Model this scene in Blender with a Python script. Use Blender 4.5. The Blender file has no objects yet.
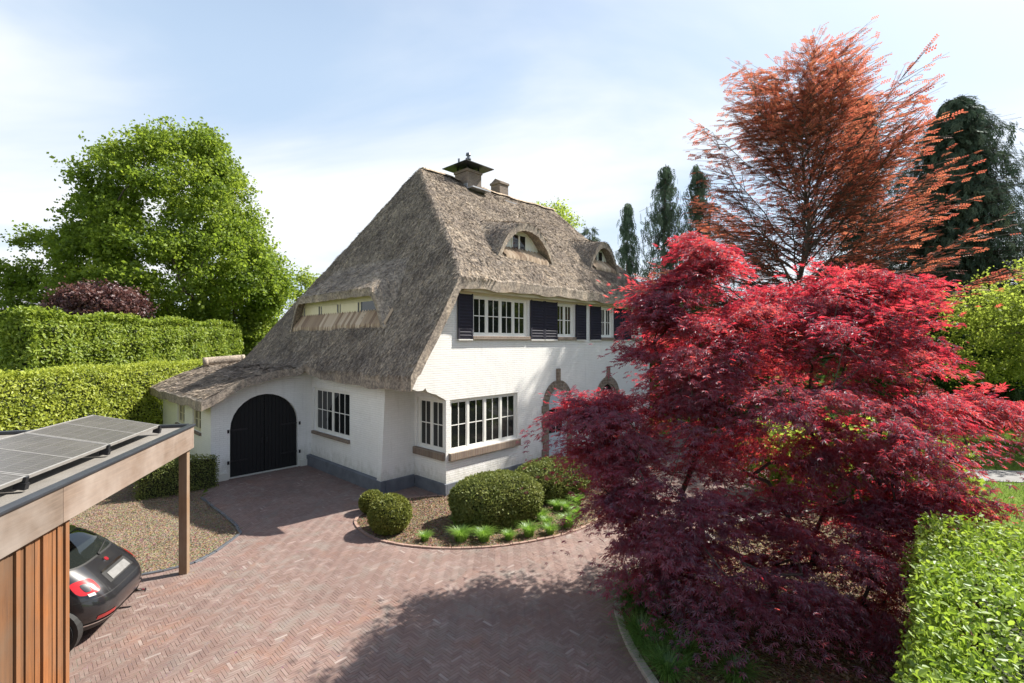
import bpy, math, random
import numpy as np
from mathutils import Vector, Matrix
from mathutils.geometry import tessellate_polygon

# ------------------------------------------------------------------ camera, sky, sun, exposure
scene = bpy.context.scene
COL = scene.collection
FPX, CAMH, CX, CY = 480.0, 4.4, 512.0, 341.5
cam_d = bpy.data.cameras.new('camera'); cam = bpy.data.objects.new('camera', cam_d); COL.objects.link(cam)
cam.location = (0, 0, CAMH); cam.rotation_euler = (math.radians(90), 0, 0)
cam_d.sensor_width = 36.0; cam_d.lens = FPX / 1024 * 36.0
cam_d.clip_start = 0.05; cam_d.clip_end = 3000
scene.camera = cam

SUN_AZ = math.atan2(0.90, 0.436)          # from +Y towards +X
SUN_EL = math.radians(47)
world = bpy.data.worlds.new('World'); scene.world = world; world.use_nodes = True
wn, wl = world.node_tree.nodes, world.node_tree.links
wn.clear()
w_out = wn.new('ShaderNodeOutputWorld'); w_bg = wn.new('ShaderNodeBackground')
sky = wn.new('ShaderNodeTexSky'); sky.sky_type = 'NISHITA'; sky.sun_disc = False
sky.sun_elevation = SUN_EL; sky.sun_rotation = SUN_AZ
sky.air_density = 1.0; sky.dust_density = 2.2; sky.ozone_density = 1.0
w_bg.inputs['Strength'].default_value = 0.084
tc = wn.new('ShaderNodeTexCoord')
sep = wn.new('ShaderNodeSeparateXYZ'); wl.new(tc.outputs['Generated'], sep.inputs[0])
def wmath(op, a, b):
    n = wn.new('ShaderNodeMath'); n.operation = op
    for i, v in enumerate((a, b)):
        if hasattr(v, 'is_linked') or not isinstance(v, (int, float)): wl.new(v, n.inputs[i])
        else: n.inputs[i].default_value = v
    return n.outputs[0]
zz = wmath('MAXIMUM', sep.outputs['Z'], 0.0)
den = wmath('ADD', zz, 0.22)
cu = wmath('DIVIDE', sep.outputs['X'], den); cv = wmath('DIVIDE', sep.outputs['Y'], den)
comb = wn.new('ShaderNodeCombineXYZ'); wl.new(cu, comb.inputs[0]); wl.new(cv, comb.inputs[1])
mp = wn.new('ShaderNodeMapping'); mp.inputs['Scale'].default_value = (0.6, 0.95, 1); mp.inputs['Location'].default_value = (3.1, 0.35, 0)
wl.new(comb.outputs[0], mp.inputs[0])
cn = wn.new('ShaderNodeTexNoise'); cn.inputs['Scale'].default_value = 1.1; cn.inputs['Detail'].default_value = 6; cn.inputs['Roughness'].default_value = 0.52
cn.inputs['Distortion'].default_value = 0.5
wl.new(mp.outputs[0], cn.inputs['Vector'])
# more cloud towards the horizon and towards the left of the view
lowness = wmath('MULTIPLY', wmath('SUBTRACT', 0.45, zz), 0.35)
leftness = wmath('MULTIPLY', sep.outputs['X'], -0.10)
cl_in = wmath('ADD', wmath('ADD', cn.outputs['Fac'], lowness), leftness)
cr = wn.new('ShaderNodeMapRange'); cr.inputs['From Min'].default_value = 0.39; cr.inputs['From Max'].default_value = 0.74; cr.inputs['To Min'].default_value = 0.0; cr.inputs['To Max'].default_value = 0.97
cr.interpolation_type = 'SMOOTHSTEP'
wl.new(cl_in, cr.inputs['Value'])
cmix = wn.new('ShaderNodeMix'); cmix.data_type = 'RGBA'

veil = wn.new('ShaderNodeMix'); veil.data_type = 'RGBA'; zen = wn.new('ShaderNodeMapRange'); zen.interpolation_type = 'SMOOTHSTEP'; zen.inputs['From Min'].default_value = 0.42; zen.inputs['From Max'].default_value = 0.78; zen.inputs['To Min'].default_value = 1.0; zen.inputs['To Max'].default_value = 0.32
wl.new(zz, zen.inputs['Value']); wl.new(wmath('MULTIPLY', zen.outputs['Result'], 0.72), veil.inputs['Factor'])     # thin high haze over the whole sky
wl.new(sky.outputs[0], veil.inputs[6]); veil.inputs[7].default_value = (3.45, 4.35, 5.45, 1)
wl.new(wmath('MULTIPLY', cr.outputs['Result'], zen.outputs['Result']), cmix.inputs['Factor'])
wl.new(veil.outputs[2], cmix.inputs[6]); cmix.inputs[7].default_value = (5.6, 5.75, 5.9, 1)
wl.new(cmix.outputs[2], w_bg.inputs['Color']); wl.new(w_bg.outputs[0], w_out.inputs['Surface'])

sun_d = bpy.data.lights.new('sun', 'SUN'); sun_d.energy = 5.0; sun_d.angle = math.radians(0.55); sun_d.color = (1.0, 0.95, 0.86)
sun = bpy.data.objects.new('sun', sun_d); COL.objects.link(sun)
sdir = Vector((math.sin(SUN_AZ) * math.cos(SUN_EL), math.cos(SUN_AZ) * math.cos(SUN_EL), math.sin(SUN_EL)))
sun.rotation_euler = sdir.to_track_quat('Z', 'Y').to_euler(); sun.location = (20, 10, 30)

scene.view_settings.view_transform = 'Standard'; scene.view_settings.look = 'None'
scene.view_settings.gamma = 1.0; scene.view_settings.exposure = 1.22
scene.view_settings.use_curve_mapping = False
cy = scene.cycles
cy.use_denoising = True; cy.max_bounces = 7; cy.diffuse_bounces = 3; cy.glossy_bounces = 3
cy.transmission_bounces = 4; cy.transparent_max_bounces = 6; cy.sample_clamp_indirect = 8

random.seed(7)
rng = np.random.default_rng(11)
R_ = math.radians

# ------------------------------------------------------------------ helpers
def G(px, py, z=0.0):
    """ground (height z) point seen at a picture position - used only to lay the plan out"""
    D = FPX * (CAMH - z) / (py - CY); return ((px - CX) / FPX * D, D)

def link(o, parent=None):
    COL.objects.link(o)
    if parent is not None: o.parent = parent
    return o

def thing(name, label, cat, loc=(0, 0, 0), rotz=0.0, group=None):
    o = bpy.data.objects.new(name, None); link(o)
    o.empty_display_size = 0.2
    o.location = loc; o.rotation_euler = (0, 0, rotz)
    o['label'] = label; o['category'] = cat
    if group: o['group'] = group
    return o

def tag(o, label, cat, group=None):
    o['label'] = label; o['category'] = cat
    if group: o['group'] = group
    return o

def struct(o, kind='structure'):
    o['kind'] = kind; return o

def mesh_np(name, V, F, mat, parent=None, smooth=False, rnd=None, mats=None, fmat=None):
    """V (n,3) array; F (m,k) int array, or list of index tuples"""
    me = bpy.data.meshes.new(name)
    V = np.asarray(V, dtype=np.float32).reshape(-1, 3)
    if isinstance(F, np.ndarray):
        m, k = F.shape
        me.vertices.add(len(V)); me.vertices.foreach_set('co', V.ravel())
        me.loops.add(m * k); me.loops.foreach_set('vertex_index', F.astype(np.int32).ravel())
        me.polygons.add(m); me.polygons.foreach_set('loop_start', np.arange(0, m * k, k, dtype=np.int32))
        me.update(calc_edges=True); me.validate()
    else:
        me.from_pydata(V.tolist(), [], F); me.update()
    if rnd is not None:
        a = me.attributes.new('rnd', 'FLOAT', 'POINT'); a.data.foreach_set('value', np.asarray(rnd, dtype=np.float32))
    for mm in (mats or [mat]): me.materials.append(mm)
    if fmat is not None: me.polygons.foreach_set('material_index', np.asarray(fmat, dtype=np.int32))
    me.polygons.foreach_set('use_smooth', np.full(len(me.polygons), bool(smooth)))
    me.update()
    return link(bpy.data.objects.new(name, me), parent)

class MB:
    """collects boxes, bars, prisms, polygons for ONE mesh"""
    def __init__(s): s.v, s.f, s.uv, s.r = [], [], [], []
    def add(s, vs, fs, r=None, uvs=None):
        b = len(s.v); r = random.random() if r is None else r
        s.v += [tuple(p) for p in vs]; s.r += [r] * len(vs)
        s.f += [tuple(i + b for i in f) for f in fs]
        s.uv += list(uvs) if uvs is not None else [(0, 0)] * len(vs)
    def box(s, x0, x1, y0, y1, z0, z1, M=None, r=None):
        vs = [(x, y, z) for z in (z0, z1) for y in (y0, y1) for x in (x0, x1)]
        if M is not None: vs = [tuple(M @ Vector(p)) for p in vs]
        s.add(vs, [(0, 2, 3, 1), (4, 5, 7, 6), (0, 1, 5, 4), (2, 6, 7, 3), (0, 4, 6, 2), (1, 3, 7, 5)], r)
    def tube(s, p0, p1, r0, r1, n=8, r=None, cap=True):
        p0, p1 = Vector(p0), Vector(p1); d = (p1 - p0).normalized()
        a = d.orthogonal().normalized(); b = d.cross(a)
        vs = [p0 + (a * math.cos(t) + b * math.sin(t)) * r0 for t in (2 * math.pi * i / n for i in range(n))]
        vs += [p1 + (a * math.cos(t) + b * math.sin(t)) * r1 for t in (2 * math.pi * i / n for i in range(n))]
        fs = [(i, (i + 1) % n, n + (i + 1) % n, n + i) for i in range(n)]
        if cap: fs += [tuple(range(n - 1, -1, -1)), tuple(range(n, 2 * n))]
        s.add(vs, fs, r)
    def prism(s, loop, off, r=None):
        n = len(loop); a = [Vector(p) for p in loop]; b = [p + Vector(off) for p in a]
        tri = tessellate_polygon([a])
        fs = [tuple(t) for t in tri] + [tuple(i + n for i in reversed(t)) for t in tri]
        fs += [(i, (i + 1) % n, n + (i + 1) % n, n + i) for i in range(n)]
        s.add(a + b, fs, r)
    def parts(s, name, mat, parent=None, smooth=False, bevel=0.0):
        """every separate piece as a part of its own"""
        lab = list(range(len(s.v)))
        def find(i):
            while lab[i] != i: lab[i] = lab[lab[i]]; i = lab[i]
            return i
        for f in s.f:
            for i in f[1:]: lab[find(i)] = find(f[0])
        groups = {}
        for f in s.f: groups.setdefault(find(f[0]), []).append(f)
        out = []
        for fs in groups.values():
            ids = sorted({i for f in fs for i in f}); mp = {i: k for k, i in enumerate(ids)}; q = MB()
            q.v = [s.v[i] for i in ids]; q.r = [s.r[i] for i in ids]; q.uv = [s.uv[i] for i in ids]; q.f = [tuple(mp[i] for i in f) for f in fs]
            out.append(q.build(name, mat, parent, smooth, bevel))
        return out
    def build(s, name, mat, parent=None, smooth=False, bevel=0.0):
        me = bpy.data.meshes.new(name); me.from_pydata(s.v, [], s.f); me.update()
        a = me.attributes.new('rnd', 'FLOAT', 'POINT'); a.data.foreach_set('value', np.asarray(s.r, dtype=np.float32))
        uvl = me.uv_layers.new(name='UVMap')
        arr = np.asarray(s.uv, dtype=np.float32)
        idx = np.zeros(len(me.loops), dtype=np.int32); me.loops.foreach_get('vertex_index', idx)
        uvl.data.foreach_set('uv', arr[idx].ravel())
        me.materials.append(mat)
        if smooth: me.polygons.foreach_set('use_smooth', np.ones(len(me.polygons), dtype=bool))
        o = link(bpy.data.objects.new(name, me), parent)
        if bevel:
            m = o.modifiers.new('bevel', 'BEVEL'); m.width = bevel; m.segments = 2; m.limit_method = 'ANGLE'
        return o

# ------------------------------------------------------------------ materials
MATS = {}
def newmat(name):
    m = bpy.data.materials.new(name); m.use_nodes = True
    nt = m.node_tree; nt.nodes.clear()
    out = nt.nodes.new('ShaderNodeOutputMaterial'); MATS[name] = m
    return m, nt, out
def lk(nt, a, b): nt.links.new(a, b)
def ramp(nt, fac, stops):
    r = nt.nodes.new('ShaderNodeValToRGB'); e = r.color_ramp.elements
    while len(e) < len(stops): e.new(0.5)
    for el, (p, c) in zip(e, stops): el.position = p; el.color = (*c, 1)
    lk(nt, fac, r.inputs[0]); return r.outputs[0]
def coords(nt, kind='Object', scale=(1, 1, 1), rot=(0, 0, 0)):
    t = nt.nodes.new('ShaderNodeTexCoord'); m = nt.nodes.new('ShaderNodeMapping')
    m.inputs['Scale'].default_value = scale; m.inputs['Rotation'].default_value = rot
    lk(nt, t.outputs[kind], m.inputs[0]); return m.outputs[0]
def noise(nt, vec, scale, detail=4, rough=0.55, dist=0.0):
    n = nt.nodes.new('ShaderNodeTexNoise'); n.inputs['Scale'].default_value = scale
    n.inputs['Detail'].default_value = detail; n.inputs['Roughness'].default_value = rough; n.inputs['Distortion'].default_value = dist
    if vec is not None: lk(nt, vec, n.inputs['Vector'])
    return n.outputs['Fac']
def attr(nt, name='rnd'):
    a = nt.nodes.new('ShaderNodeAttribute'); a.attribute_name = name; return a.outputs['Fac']
def mixc(nt, fac, a, b, mode='MIX'):
    n = nt.nodes.new('ShaderNodeMix'); n.data_type = 'RGBA'; n.blend_type = mode
    if isinstance(fac, (int, float)): n.inputs['Factor'].default_value = fac
    else: lk(nt, fac, n.inputs['Factor'])
    for i, v in ((6, a), (7, b)):
        if isinstance(v, tuple): n.inputs[i].default_value = (*v, 1)
        else: lk(nt, v, n.inputs[i])
    return n.outputs[2]
def mth(nt, op, a, b=None):
    n = nt.nodes.new('ShaderNodeMath'); n.operation = op
    for i, v in enumerate((a, b)):
        if v is None: continue
        if isinstance(v, (int, float)): n.inputs[i].default_value = v
        else: lk(nt, v, n.inputs[i])
    return n.outputs[0]
def bump(nt, h, strength=0.3, dist=0.02, normal=None):
    b = nt.nodes.new('ShaderNodeBump'); b.inputs['Strength'].default_value = strength; b.inputs['Distance'].default_value = dist
    lk(nt, h, b.inputs['Height'])
    if normal is not None: lk(nt, normal, b.inputs['Normal'])
    return b.outputs[0]
def princ(nt, out, color, rough=0.7, metal=0.0, normal=None, spec=0.5, coat=0.0):
    p = nt.nodes.new('ShaderNodeBsdfPrincipled')
    if isinstance(color, tuple): p.inputs['Base Color'].default_value = (*color, 1)
    else: lk(nt, color, p.inputs['Base Color'])
    if isinstance(rough, (int, float)): p.inputs['Roughness'].default_value = rough
    else: lk(nt, rough, p.inputs['Roughness'])
    p.inputs['Metallic'].default_value = metal; p.inputs['Specular IOR Level'].default_value = spec
    if coat: p.inputs['Coat Weight'].default_value = coat; p.inputs['Coat Roughness'].default_value = 0.03
    if normal is not None: lk(nt, normal, p.inputs['Normal'])
    lk(nt, p.outputs[0], out.inputs['Surface']); return p

def simple(name, c1, c2=None, scale=6, rough=0.6, metal=0.0, bs=0.15, bd=0.01, bscale=40, spec=0.5, coat=0.0, stretch=(1, 1, 1)):
    m, nt, out = newmat(name)
    v = coords(nt, 'Object', stretch)
    c2 = c2 or tuple(x * 0.8 for x in c1)
    col = ramp(nt, noise(nt, v, scale, 5, 0.6), [(0.3, c1), (0.7, c2)])
    princ(nt, out, col, rough, metal, bump(nt, noise(nt, v, bscale, 4), bs, bd), spec, coat)
    return m

def leafmat(name, cols, trans=0.45, tcols=None, gloss=0.03, grough=0.5):
    """cols: ramp over the per-leaf random value; tcols: colour of the light that comes through"""
    m, nt, out = newmat(name)
    r = attr(nt)
    n = len(cols); col = ramp(nt, r, [(i / max(1, n - 1), c) for i, c in enumerate(cols)])
    tcols = tcols or [tuple(min(1, x * 1.5) for x in c) for c in cols]
    tcol = ramp(nt, r, [(i / max(1, len(tcols) - 1), c) for i, c in enumerate(tcols)])
    d = nt.nodes.new('ShaderNodeBsdfDiffuse'); lk(nt, col, d.inputs['Color'])
    t = nt.nodes.new('ShaderNodeBsdfTranslucent'); lk(nt, tcol, t.inputs['Color'])
    g = nt.nodes.new('ShaderNodeBsdfGlossy'); g.inputs['Roughness'].default_value = grough; g.inputs['Color'].default_value = (0.9, 0.95, 1, 1)
    m1 = nt.nodes.new('ShaderNodeMixShader'); m1.inputs[0].default_value = trans
    lk(nt, d.outputs[0], m1.inputs[1]); lk(nt, t.outputs[0], m1.inputs[2])
    m2 = nt.nodes.new('ShaderNodeMixShader'); m2.inputs[0].default_value = gloss
    lk(nt, m1.outputs[0], m2.inputs[1]); lk(nt, g.outputs[0], m2.inputs[2])
    lk(nt, m2.outputs[0], out.inputs['Surface'])
    return m

# whitewashed brick: courses in the wall's own UV metres
def wallmat(name, base, dirt):
    m, nt, out = newmat(name)
    v = coords(nt, 'UV')
    br = nt.nodes.new('ShaderNodeTexBrick'); lk(nt, v, br.inputs['Vector'])
    br.inputs['Scale'].default_value = 1.0; br.inputs['Brick Width'].default_value = 0.22; br.inputs['Row Height'].default_value = 0.066
    br.inputs['Mortar Size'].default_value = 0.006; br.inputs['Mortar Smooth'].default_value = 0.6; br.inputs['Bias'].default_value = 0.0
    br.inputs['Color1'].default_value = (0.25, 0.25, 0.25, 1); br.inputs['Color2'].default_value = (1, 1, 1, 1); br.inputs['Mortar'].default_value = (0.5, 0.5, 0.5, 1)
    n1 = noise(nt, v, 1.3, 6, 0.65); n2 = noise(nt, v, 30, 3)
    col = mixc(nt, ramp(nt, n1, [(0.45, (0, 0, 0)), (0.85, (0.6, 0.6, 0.6))]), base, dirt)
    col = mixc(nt, mth(nt, 'MULTIPLY', br.outputs['Fac'], 0.30), col, tuple(x * 0.72 for x in base))
    col = mixc(nt, 0.05, col, br.outputs['Color'], 'MULTIPLY')
    sk = noise(nt, coords(nt, 'UV', (3.2, .35, 1)), 1.6, 6, 0.7)
    col = mixc(nt, ramp(nt, sk, [(0.54, (0, 0, 0)), (0.8, (0.45, 0.45, 0.45))]), col, tuple(x * .72 for x in dirt))
    h = mth(nt, 'ADD', mth(nt, 'MULTIPLY', br.outputs['Fac'], -1.0), mth(nt, 'ADD', mth(nt, 'MULTIPLY', n2, 0.5), mth(nt, 'MULTIPLY', br.outputs['Color'], 0.5)))
    spz = nt.nodes.new('ShaderNodeSeparateXYZ'); lk(nt, v, spz.inputs[0])
    spl = mth(nt, 'SUBTRACT', mth(nt, 'MULTIPLY', noise(nt, coords(nt, 'UV', (2.5, 1.2, 1)), 2.0, 6, 0.7), 1.5), spz.outputs[1])     # splashed earth above the plinth
    col = mixc(nt, ramp(nt, spl, [(0.05, (0, 0, 0)), (0.5, (0.55, 0.55, 0.55))]), col, (0.42, 0.41, 0.33))
    princ(nt, out, col, 0.75, 0, bump(nt, h, 0.75, 0.012), 0.3)
    return m
M_WALL = wallmat('white_painted_brick', (0.84, 0.83, 0.80), (0.74, 0.72, 0.67))
M_REDWALL = wallmat('pale_render', (0.72, 0.71, 0.69), (0.6, 0.6, 0.58))

def brickmat(name, c1, c2, mortar, w=0.21, h=0.065, kind='Object', rot=(0, 0, 0)):
    m, nt, out = newmat(name)
    t = nt.nodes.new('ShaderNodeTexCoord'); sp = nt.nodes.new('ShaderNodeSeparateXYZ'); lk(nt, t.outputs['Object'], sp.inputs[0])
    cb = nt.nodes.new('ShaderNodeCombineXYZ'); lk(nt, mth(nt, 'ADD', sp.outputs[0], sp.outputs[1]), cb.inputs[0]); lk(nt, sp.outputs[2], cb.inputs[1])
    br = nt.nodes.new('ShaderNodeTexBrick'); lk(nt, cb.outputs[0], br.inputs['Vector'])
    br.inputs['Scale'].default_value = 1; br.inputs['Brick Width'].default_value = w; br.inputs['Row Height'].default_value = h; br.inputs['Mortar Size'].default_value = 0.008
    br.inputs['Color1'].default_value = (*c1, 1); br.inputs['Color2'].default_value = (*c2, 1); br.inputs['Mortar'].default_value = (*mortar, 1)
    n = noise(nt, t.outputs['Object'], 4, 6, 0.6)
    col = mixc(nt, 0.5, br.outputs['Color'], ramp(nt, n, [(0.3, (0.55, 0.55, 0.55)), (0.7, (1, 1, 1))]), 'MULTIPLY')
    princ(nt, out, col, 0.85, 0, bump(nt, mth(nt, 'SUBTRACT', noise(nt, t.outputs['Object'], 60, 3), br.outputs['Fac']), 0.5, 0.012), 0.3)
    return m
M_CHIM = brickmat('weathered_chimney_brick', (0.24, 0.175, 0.13), (0.16, 0.12, 0.10), (0.26, 0.24, 0.21))
M_SILL = brickmat('brown_sill_brick', (0.26, 0.19, 0.14), (0.20, 0.14, 0.11), (0.3, 0.27, 0.23), 0.07, 0.3)
M_STONE = brickmat('brown_door_surround_stone', (0.28, 0.215, 0.165), (0.20, 0.155, 0.12), (0.34, 0.30, 0.26), 0.3, 0.11)

def thatchmat():
    m, nt, out = newmat('grey_brown_thatch')
    v = coords(nt, 'Object')
    r = attr(nt)
    n1 = noise(nt, v, 0.9, 7, 0.62); n2 = noise(nt, v, 15, 6, 0.75); n3 = noise(nt, v, 80, 3, 0.6)
    c = ramp(nt, n1, [(0.3, (0.185, 0.16, 0.142)), (0.5, (0.30, 0.26, 0.218)), (0.72, (0.41, 0.355, 0.29))])
    c = mixc(nt, 0.9, c, ramp(nt, n2, [(0.36, (0.38, 0.37, 0.39)), (0.64, (1.45, 1.42, 1.38))]), 'MULTIPLY')
    c = mixc(nt, 0.9, c, ramp(nt, r, [(0.0, (0.45, 0.43, 0.43)), (0.5, (1, 1, 1)), (1.0, (1.7, 1.55, 1.35))]), 'MULTIPLY')
    h = mth(nt, 'ADD', mth(nt, 'MULTIPLY', n2, 0.6), mth(nt, 'MULTIPLY', n3, 0.7))
    princ(nt, out, c, 0.95, 0, bump(nt, h, 0.8, 0.03), 0.1)
    return m
M_THATCH = thatchmat()

def boardmat(name, c1, c2, c3, axis, rough=0.75):
    """timber with grain along one object axis and a tint per board"""
    m, nt, out = newmat(name)
    sc = [14, 14, 14]; sc[axis] = 0.9
    v = coords(nt, 'Object', tuple(sc)); v2 = coords(nt, 'Object')
    g = noise(nt, v, 2.2, 6, 0.65, 0.4); b = noise(nt, v2, 1.1, 4, 0.6)
    c = ramp(nt, g, [(0.3, c1), (0.7, c2)])
    c = mixc(nt, ramp(nt, b, [(0.38, (0, 0, 0)), (0.68, (0.8, 0.8, 0.8))]), c, c3)
    c = mixc(nt, 0.7, c, ramp(nt, attr(nt), [(0, (0.42, 0.42, 0.44)), (0.5, (0.85, 0.8, 0.76)), (1, (1.3, 1.15, 1.05))]), 'MULTIPLY')
    princ(nt, out, c, rough, 0, bump(nt, g, 0.4, 0.006), 0.3)
    return m
M_CEDAR = boardmat('weathered_cedar_boards', (0.25, 0.105, 0.036), (0.135, 0.06, 0.027), (0.17, 0.112, 0.072), 2)
M_BEAM = boardmat('silvered_fascia_timber', (0.195, 0.152, 0.122), (0.13, 0.103, 0.085), (0.28, 0.252, 0.23), 0)
M_POST = boardmat('brown_post_timber', (0.27, 0.18, 0.11), (0.19, 0.125, 0.08), (0.3, 0.25, 0.2), 2)
M_WHITE = simple('white_window_paint', (0.80, 0.79, 0.74), (0.74, 0.73, 0.68), 5, 0.45, bs=0.08)
M_CREAM = simple('cream_fascia_paint', (0.66, 0.61, 0.44), (0.58, 0.53, 0.37), 5, 0.5, bs=0.08)
M_SHUT = simple('navy_shutter_paint', (0.014, 0.013, 0.030), (0.010, 0.009, 0.020), 4, 0.75, bs=0.1)
M_BLACKD = simple('black_garage_paint', (0.0035, 0.0035, 0.0045), (0.002, 0.002, 0.003), 4, 0.75, bs=0.1)
M_PLINTH = simple('bluestone_plinth', (0.15, 0.165, 0.19), (0.09, 0.10, 0.12), 3, 0.7, bs=0.3, bscale=25)
def tilemat():
    m, nt, out = newmat('clay_apron_tile')
    c = ramp(nt, attr(nt), [(0.0, (0.24, 0.165, 0.115)), (0.5, (0.40, 0.30, 0.21)), (1.0, (0.56, 0.45, 0.34))])
    princ(nt, out, c, 0.75, 0, bump(nt, noise(nt, coords(nt), 40, 4), .3, .01), 0.3); return m
M_TILE = tilemat()
M_STEEL = simple('dark_steel', (0.035, 0.035, 0.04), (0.025, 0.025, 0.028), 5, 0.45, 0.6)
M_ZINC = simple('grey_zinc', (0.22, 0.23, 0.25), (0.15, 0.16, 0.18), 4, 0.45, 0.7)
M_LEAD = simple('lead_flashing', (0.40, 0.41, 0.43), (0.26, 0.27, 0.29), 3, 0.5, 0.4)
M_BITUM = simple('grey_roof_felt', (0.20, 0.185, 0.165), (0.13, 0.12, 0.11), 2, 0.9, bs=0.5, bscale=80)
M_TRIM = simple('black_roof_trim', (0.05, 0.055, 0.065), (0.035, 0.038, 0.045), 4, 0.4, 0.3)
M_BARK = simple('grey_brown_bark', (0.11, 0.085, 0.065), (0.055, 0.042, 0.033), 3, 0.9, bs=0.9, bd=0.03, bscale=14, stretch=(1, 1, 0.25))
M_BARKD = simple('dark_maple_bark', (0.07, 0.052, 0.042), (0.035, 0.027, 0.023), 3, 0.85, bs=0.6, bd=0.02, bscale=20, stretch=(1, 1, 0.3))

def glassmat(name, base=(0.012, 0.014, 0.014)):
    m, nt, out = newmat(name)
    v = coords(nt, 'Object')
    n = noise(nt, v, 1.6, 2, 0.5)
    princ(nt, out, base, 0.03, 0, bump(nt, n, 0.07, 0.02), 0.6)
    return m
M_GLASS = glassmat('dark_window_glass')

# ------------------------------------------------------------------ foliage engine
def unit(a): return a / np.maximum(np.linalg.norm(a, axis=1, keepdims=True), 1e-9)
def rdir(n):
    v = rng.normal(size=(n, 3)); return unit(v)
LEAF = (np.array([(0, 0, 0), (.35, .27, .07), (.78, .20, .03), (1, 0, -.06), (.78, -.20, .03), (.35, -.27, .07)], float), [(0, 1, 2, 3), (0, 3, 4, 5)])
DIAM = (np.array([(0, 0, 0), (.45, .30, .06), (1, 0, -.03), (.45, -.30, .06)], float), [(0, 1, 2, 3)])
NEEDLE = (np.array([(0, -.05, 0), (.55, -.09, .02), (1, 0, -.12), (.55, .09, .02), (0, .05, 0)], float), [(0, 1, 2, 3), (0, 3, 4, 0)])
def _palm():
    v = [(0, 0, 0)]; f = []
    angs = [-128, -86, -43, 0, 43, 86, 128]; lens = [.36, .62, .86, 1.0, .86, .62, .36]
    for a, l in zip(angs, lens):
        t = math.radians(a); w = math.radians(13)
        b = len(v); m = l * 0.52
        v += [(m * math.cos(t - w), m * math.sin(t - w), .015), (l * math.cos(t), l * math.sin(t), -.16 * l), (m * math.cos(t + w), m * math.sin(t + w), .015)]
        f.append((0, b, b + 1, b + 2))
    return np.array(v, float), f
PALM = _palm()
def _cluster(k, seed, spread, flat, size, tmpl=DIAM):
    r = np.random.default_rng(seed); vs, fs = [], []
    for i in range(k):
        p = r.normal(size=3) * spread; p[2] *= flat
        d = r.normal(size=3); d[2] *= 0.5; d /= np.linalg.norm(d)
        n = r.normal(size=3) * 0.6 + np.array([0, 0, 1]); b = np.cross(n, d); b /= np.linalg.norm(b); n = np.cross(d, b)
        q = p + size * r.uniform(.7, 1.2) * (tmpl[0][:, :1] * d + tmpl[0][:, 1:2] * b * 1.2 + tmpl[0][:, 2:] * n)
        o = sum(len(x) for x in vs); vs.append(q); fs += [tuple(j + o for j in f) for f in tmpl[1]]
    return np.concatenate(vs), fs
CLUSTER = _cluster(6, 3, 0.42, 0.6, 0.62)
def _twig(k, size, width):
    vs, fs = [], []
    for i in range(k):
        x = (i + .3) / k; s = -1 if i % 2 else 1; a = math.radians(52 * s)
        d = np.array([math.cos(a), math.sin(a), -.08]); b = np.array([-math.sin(a), math.cos(a), .25 * s]); n = np.array([0, 0, 1.])
        q = np.array([x, 0, -.12 * x * x]) + size * (DIAM[0][:, :1] * d + DIAM[0][:, 1:2] * b * width + DIAM[0][:, 2:] * n)
        o = sum(len(z) for z in vs); vs.append(q); fs += [tuple(j + o for j in f) for f in DIAM[1]]
    return np.concatenate(vs), fs
TWIG = _twig(8, .30, 1.15)

def inst(P, N, T, S, tmpl):
    """numpy copies of a leaf template: axis along T, face normal N"""
    tv, tf = tmpl; n = len(P)
    T = unit(T); B = unit(np.cross(N, T)); N2 = np.cross(T, B)
    S = np.broadcast_to(np.asarray(S, float).reshape(-1, 1, 1) if np.ndim(S) else np.full((n, 1, 1), S), (n, 1, 1))
    V = P[:, None, :] + S * (tv[None, :, :1] * T[:, None, :] + tv[None, :, 1:2] * B[:, None, :] + tv[None, :, 2:] * N2[:, None, :])
    F = np.array(tf)[None] + (np.arange(n) * len(tv))[:, None, None]
    return V.reshape(-1, 3), F.reshape(-1, len(tf[0]))
def foliage(name, P, N, T, S, tmpl, mat, parent=None, rnd=None):
    V, F = inst(P, N, T, S, tmpl)
    if rnd is None: rnd = rng.random(len(P))
    o = mesh_np(name, V, F, mat, parent, rnd=np.repeat(np.clip(rnd, 0, 1), len(tmpl[0])))
    return o

def lobes_sample(lobes, n, shell=0.6, bury=0.62):
    """points in the outer part of a union of ellipsoids; lobes: (x,y,z,rx,ry,rz)"""
    L = np.array(lobes, float); C, Rr = L[:, :3], L[:, 3:]
    w = Rr[:, 0] * Rr[:, 1] + Rr[:, 0] * Rr[:, 2] + Rr[:, 1] * Rr[:, 2]; w /= w.sum()
    P, O = [], []
    while sum(len(p) for p in P) < n:
        k = rng.choice(len(L), size=n, p=w); d = rdir(n)
        r = shell + (1.04 - shell) * rng.random(n) ** 0.7
        p = C[k] + d * Rr[k] * r[:, None]
        q = np.sqrt((((p[:, None, :] - C[None]) / Rr[None]) ** 2).sum(2)); q[np.arange(n), k] = 9
        ok = (q.min(1) > bury) & (p[:, 2] > 0.12)
        P.append(p[ok]); O.append(unit(d[ok] / Rr[k][ok]))
    return np.concatenate(P)[:n], np.concatenate(O)[:n]

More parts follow.
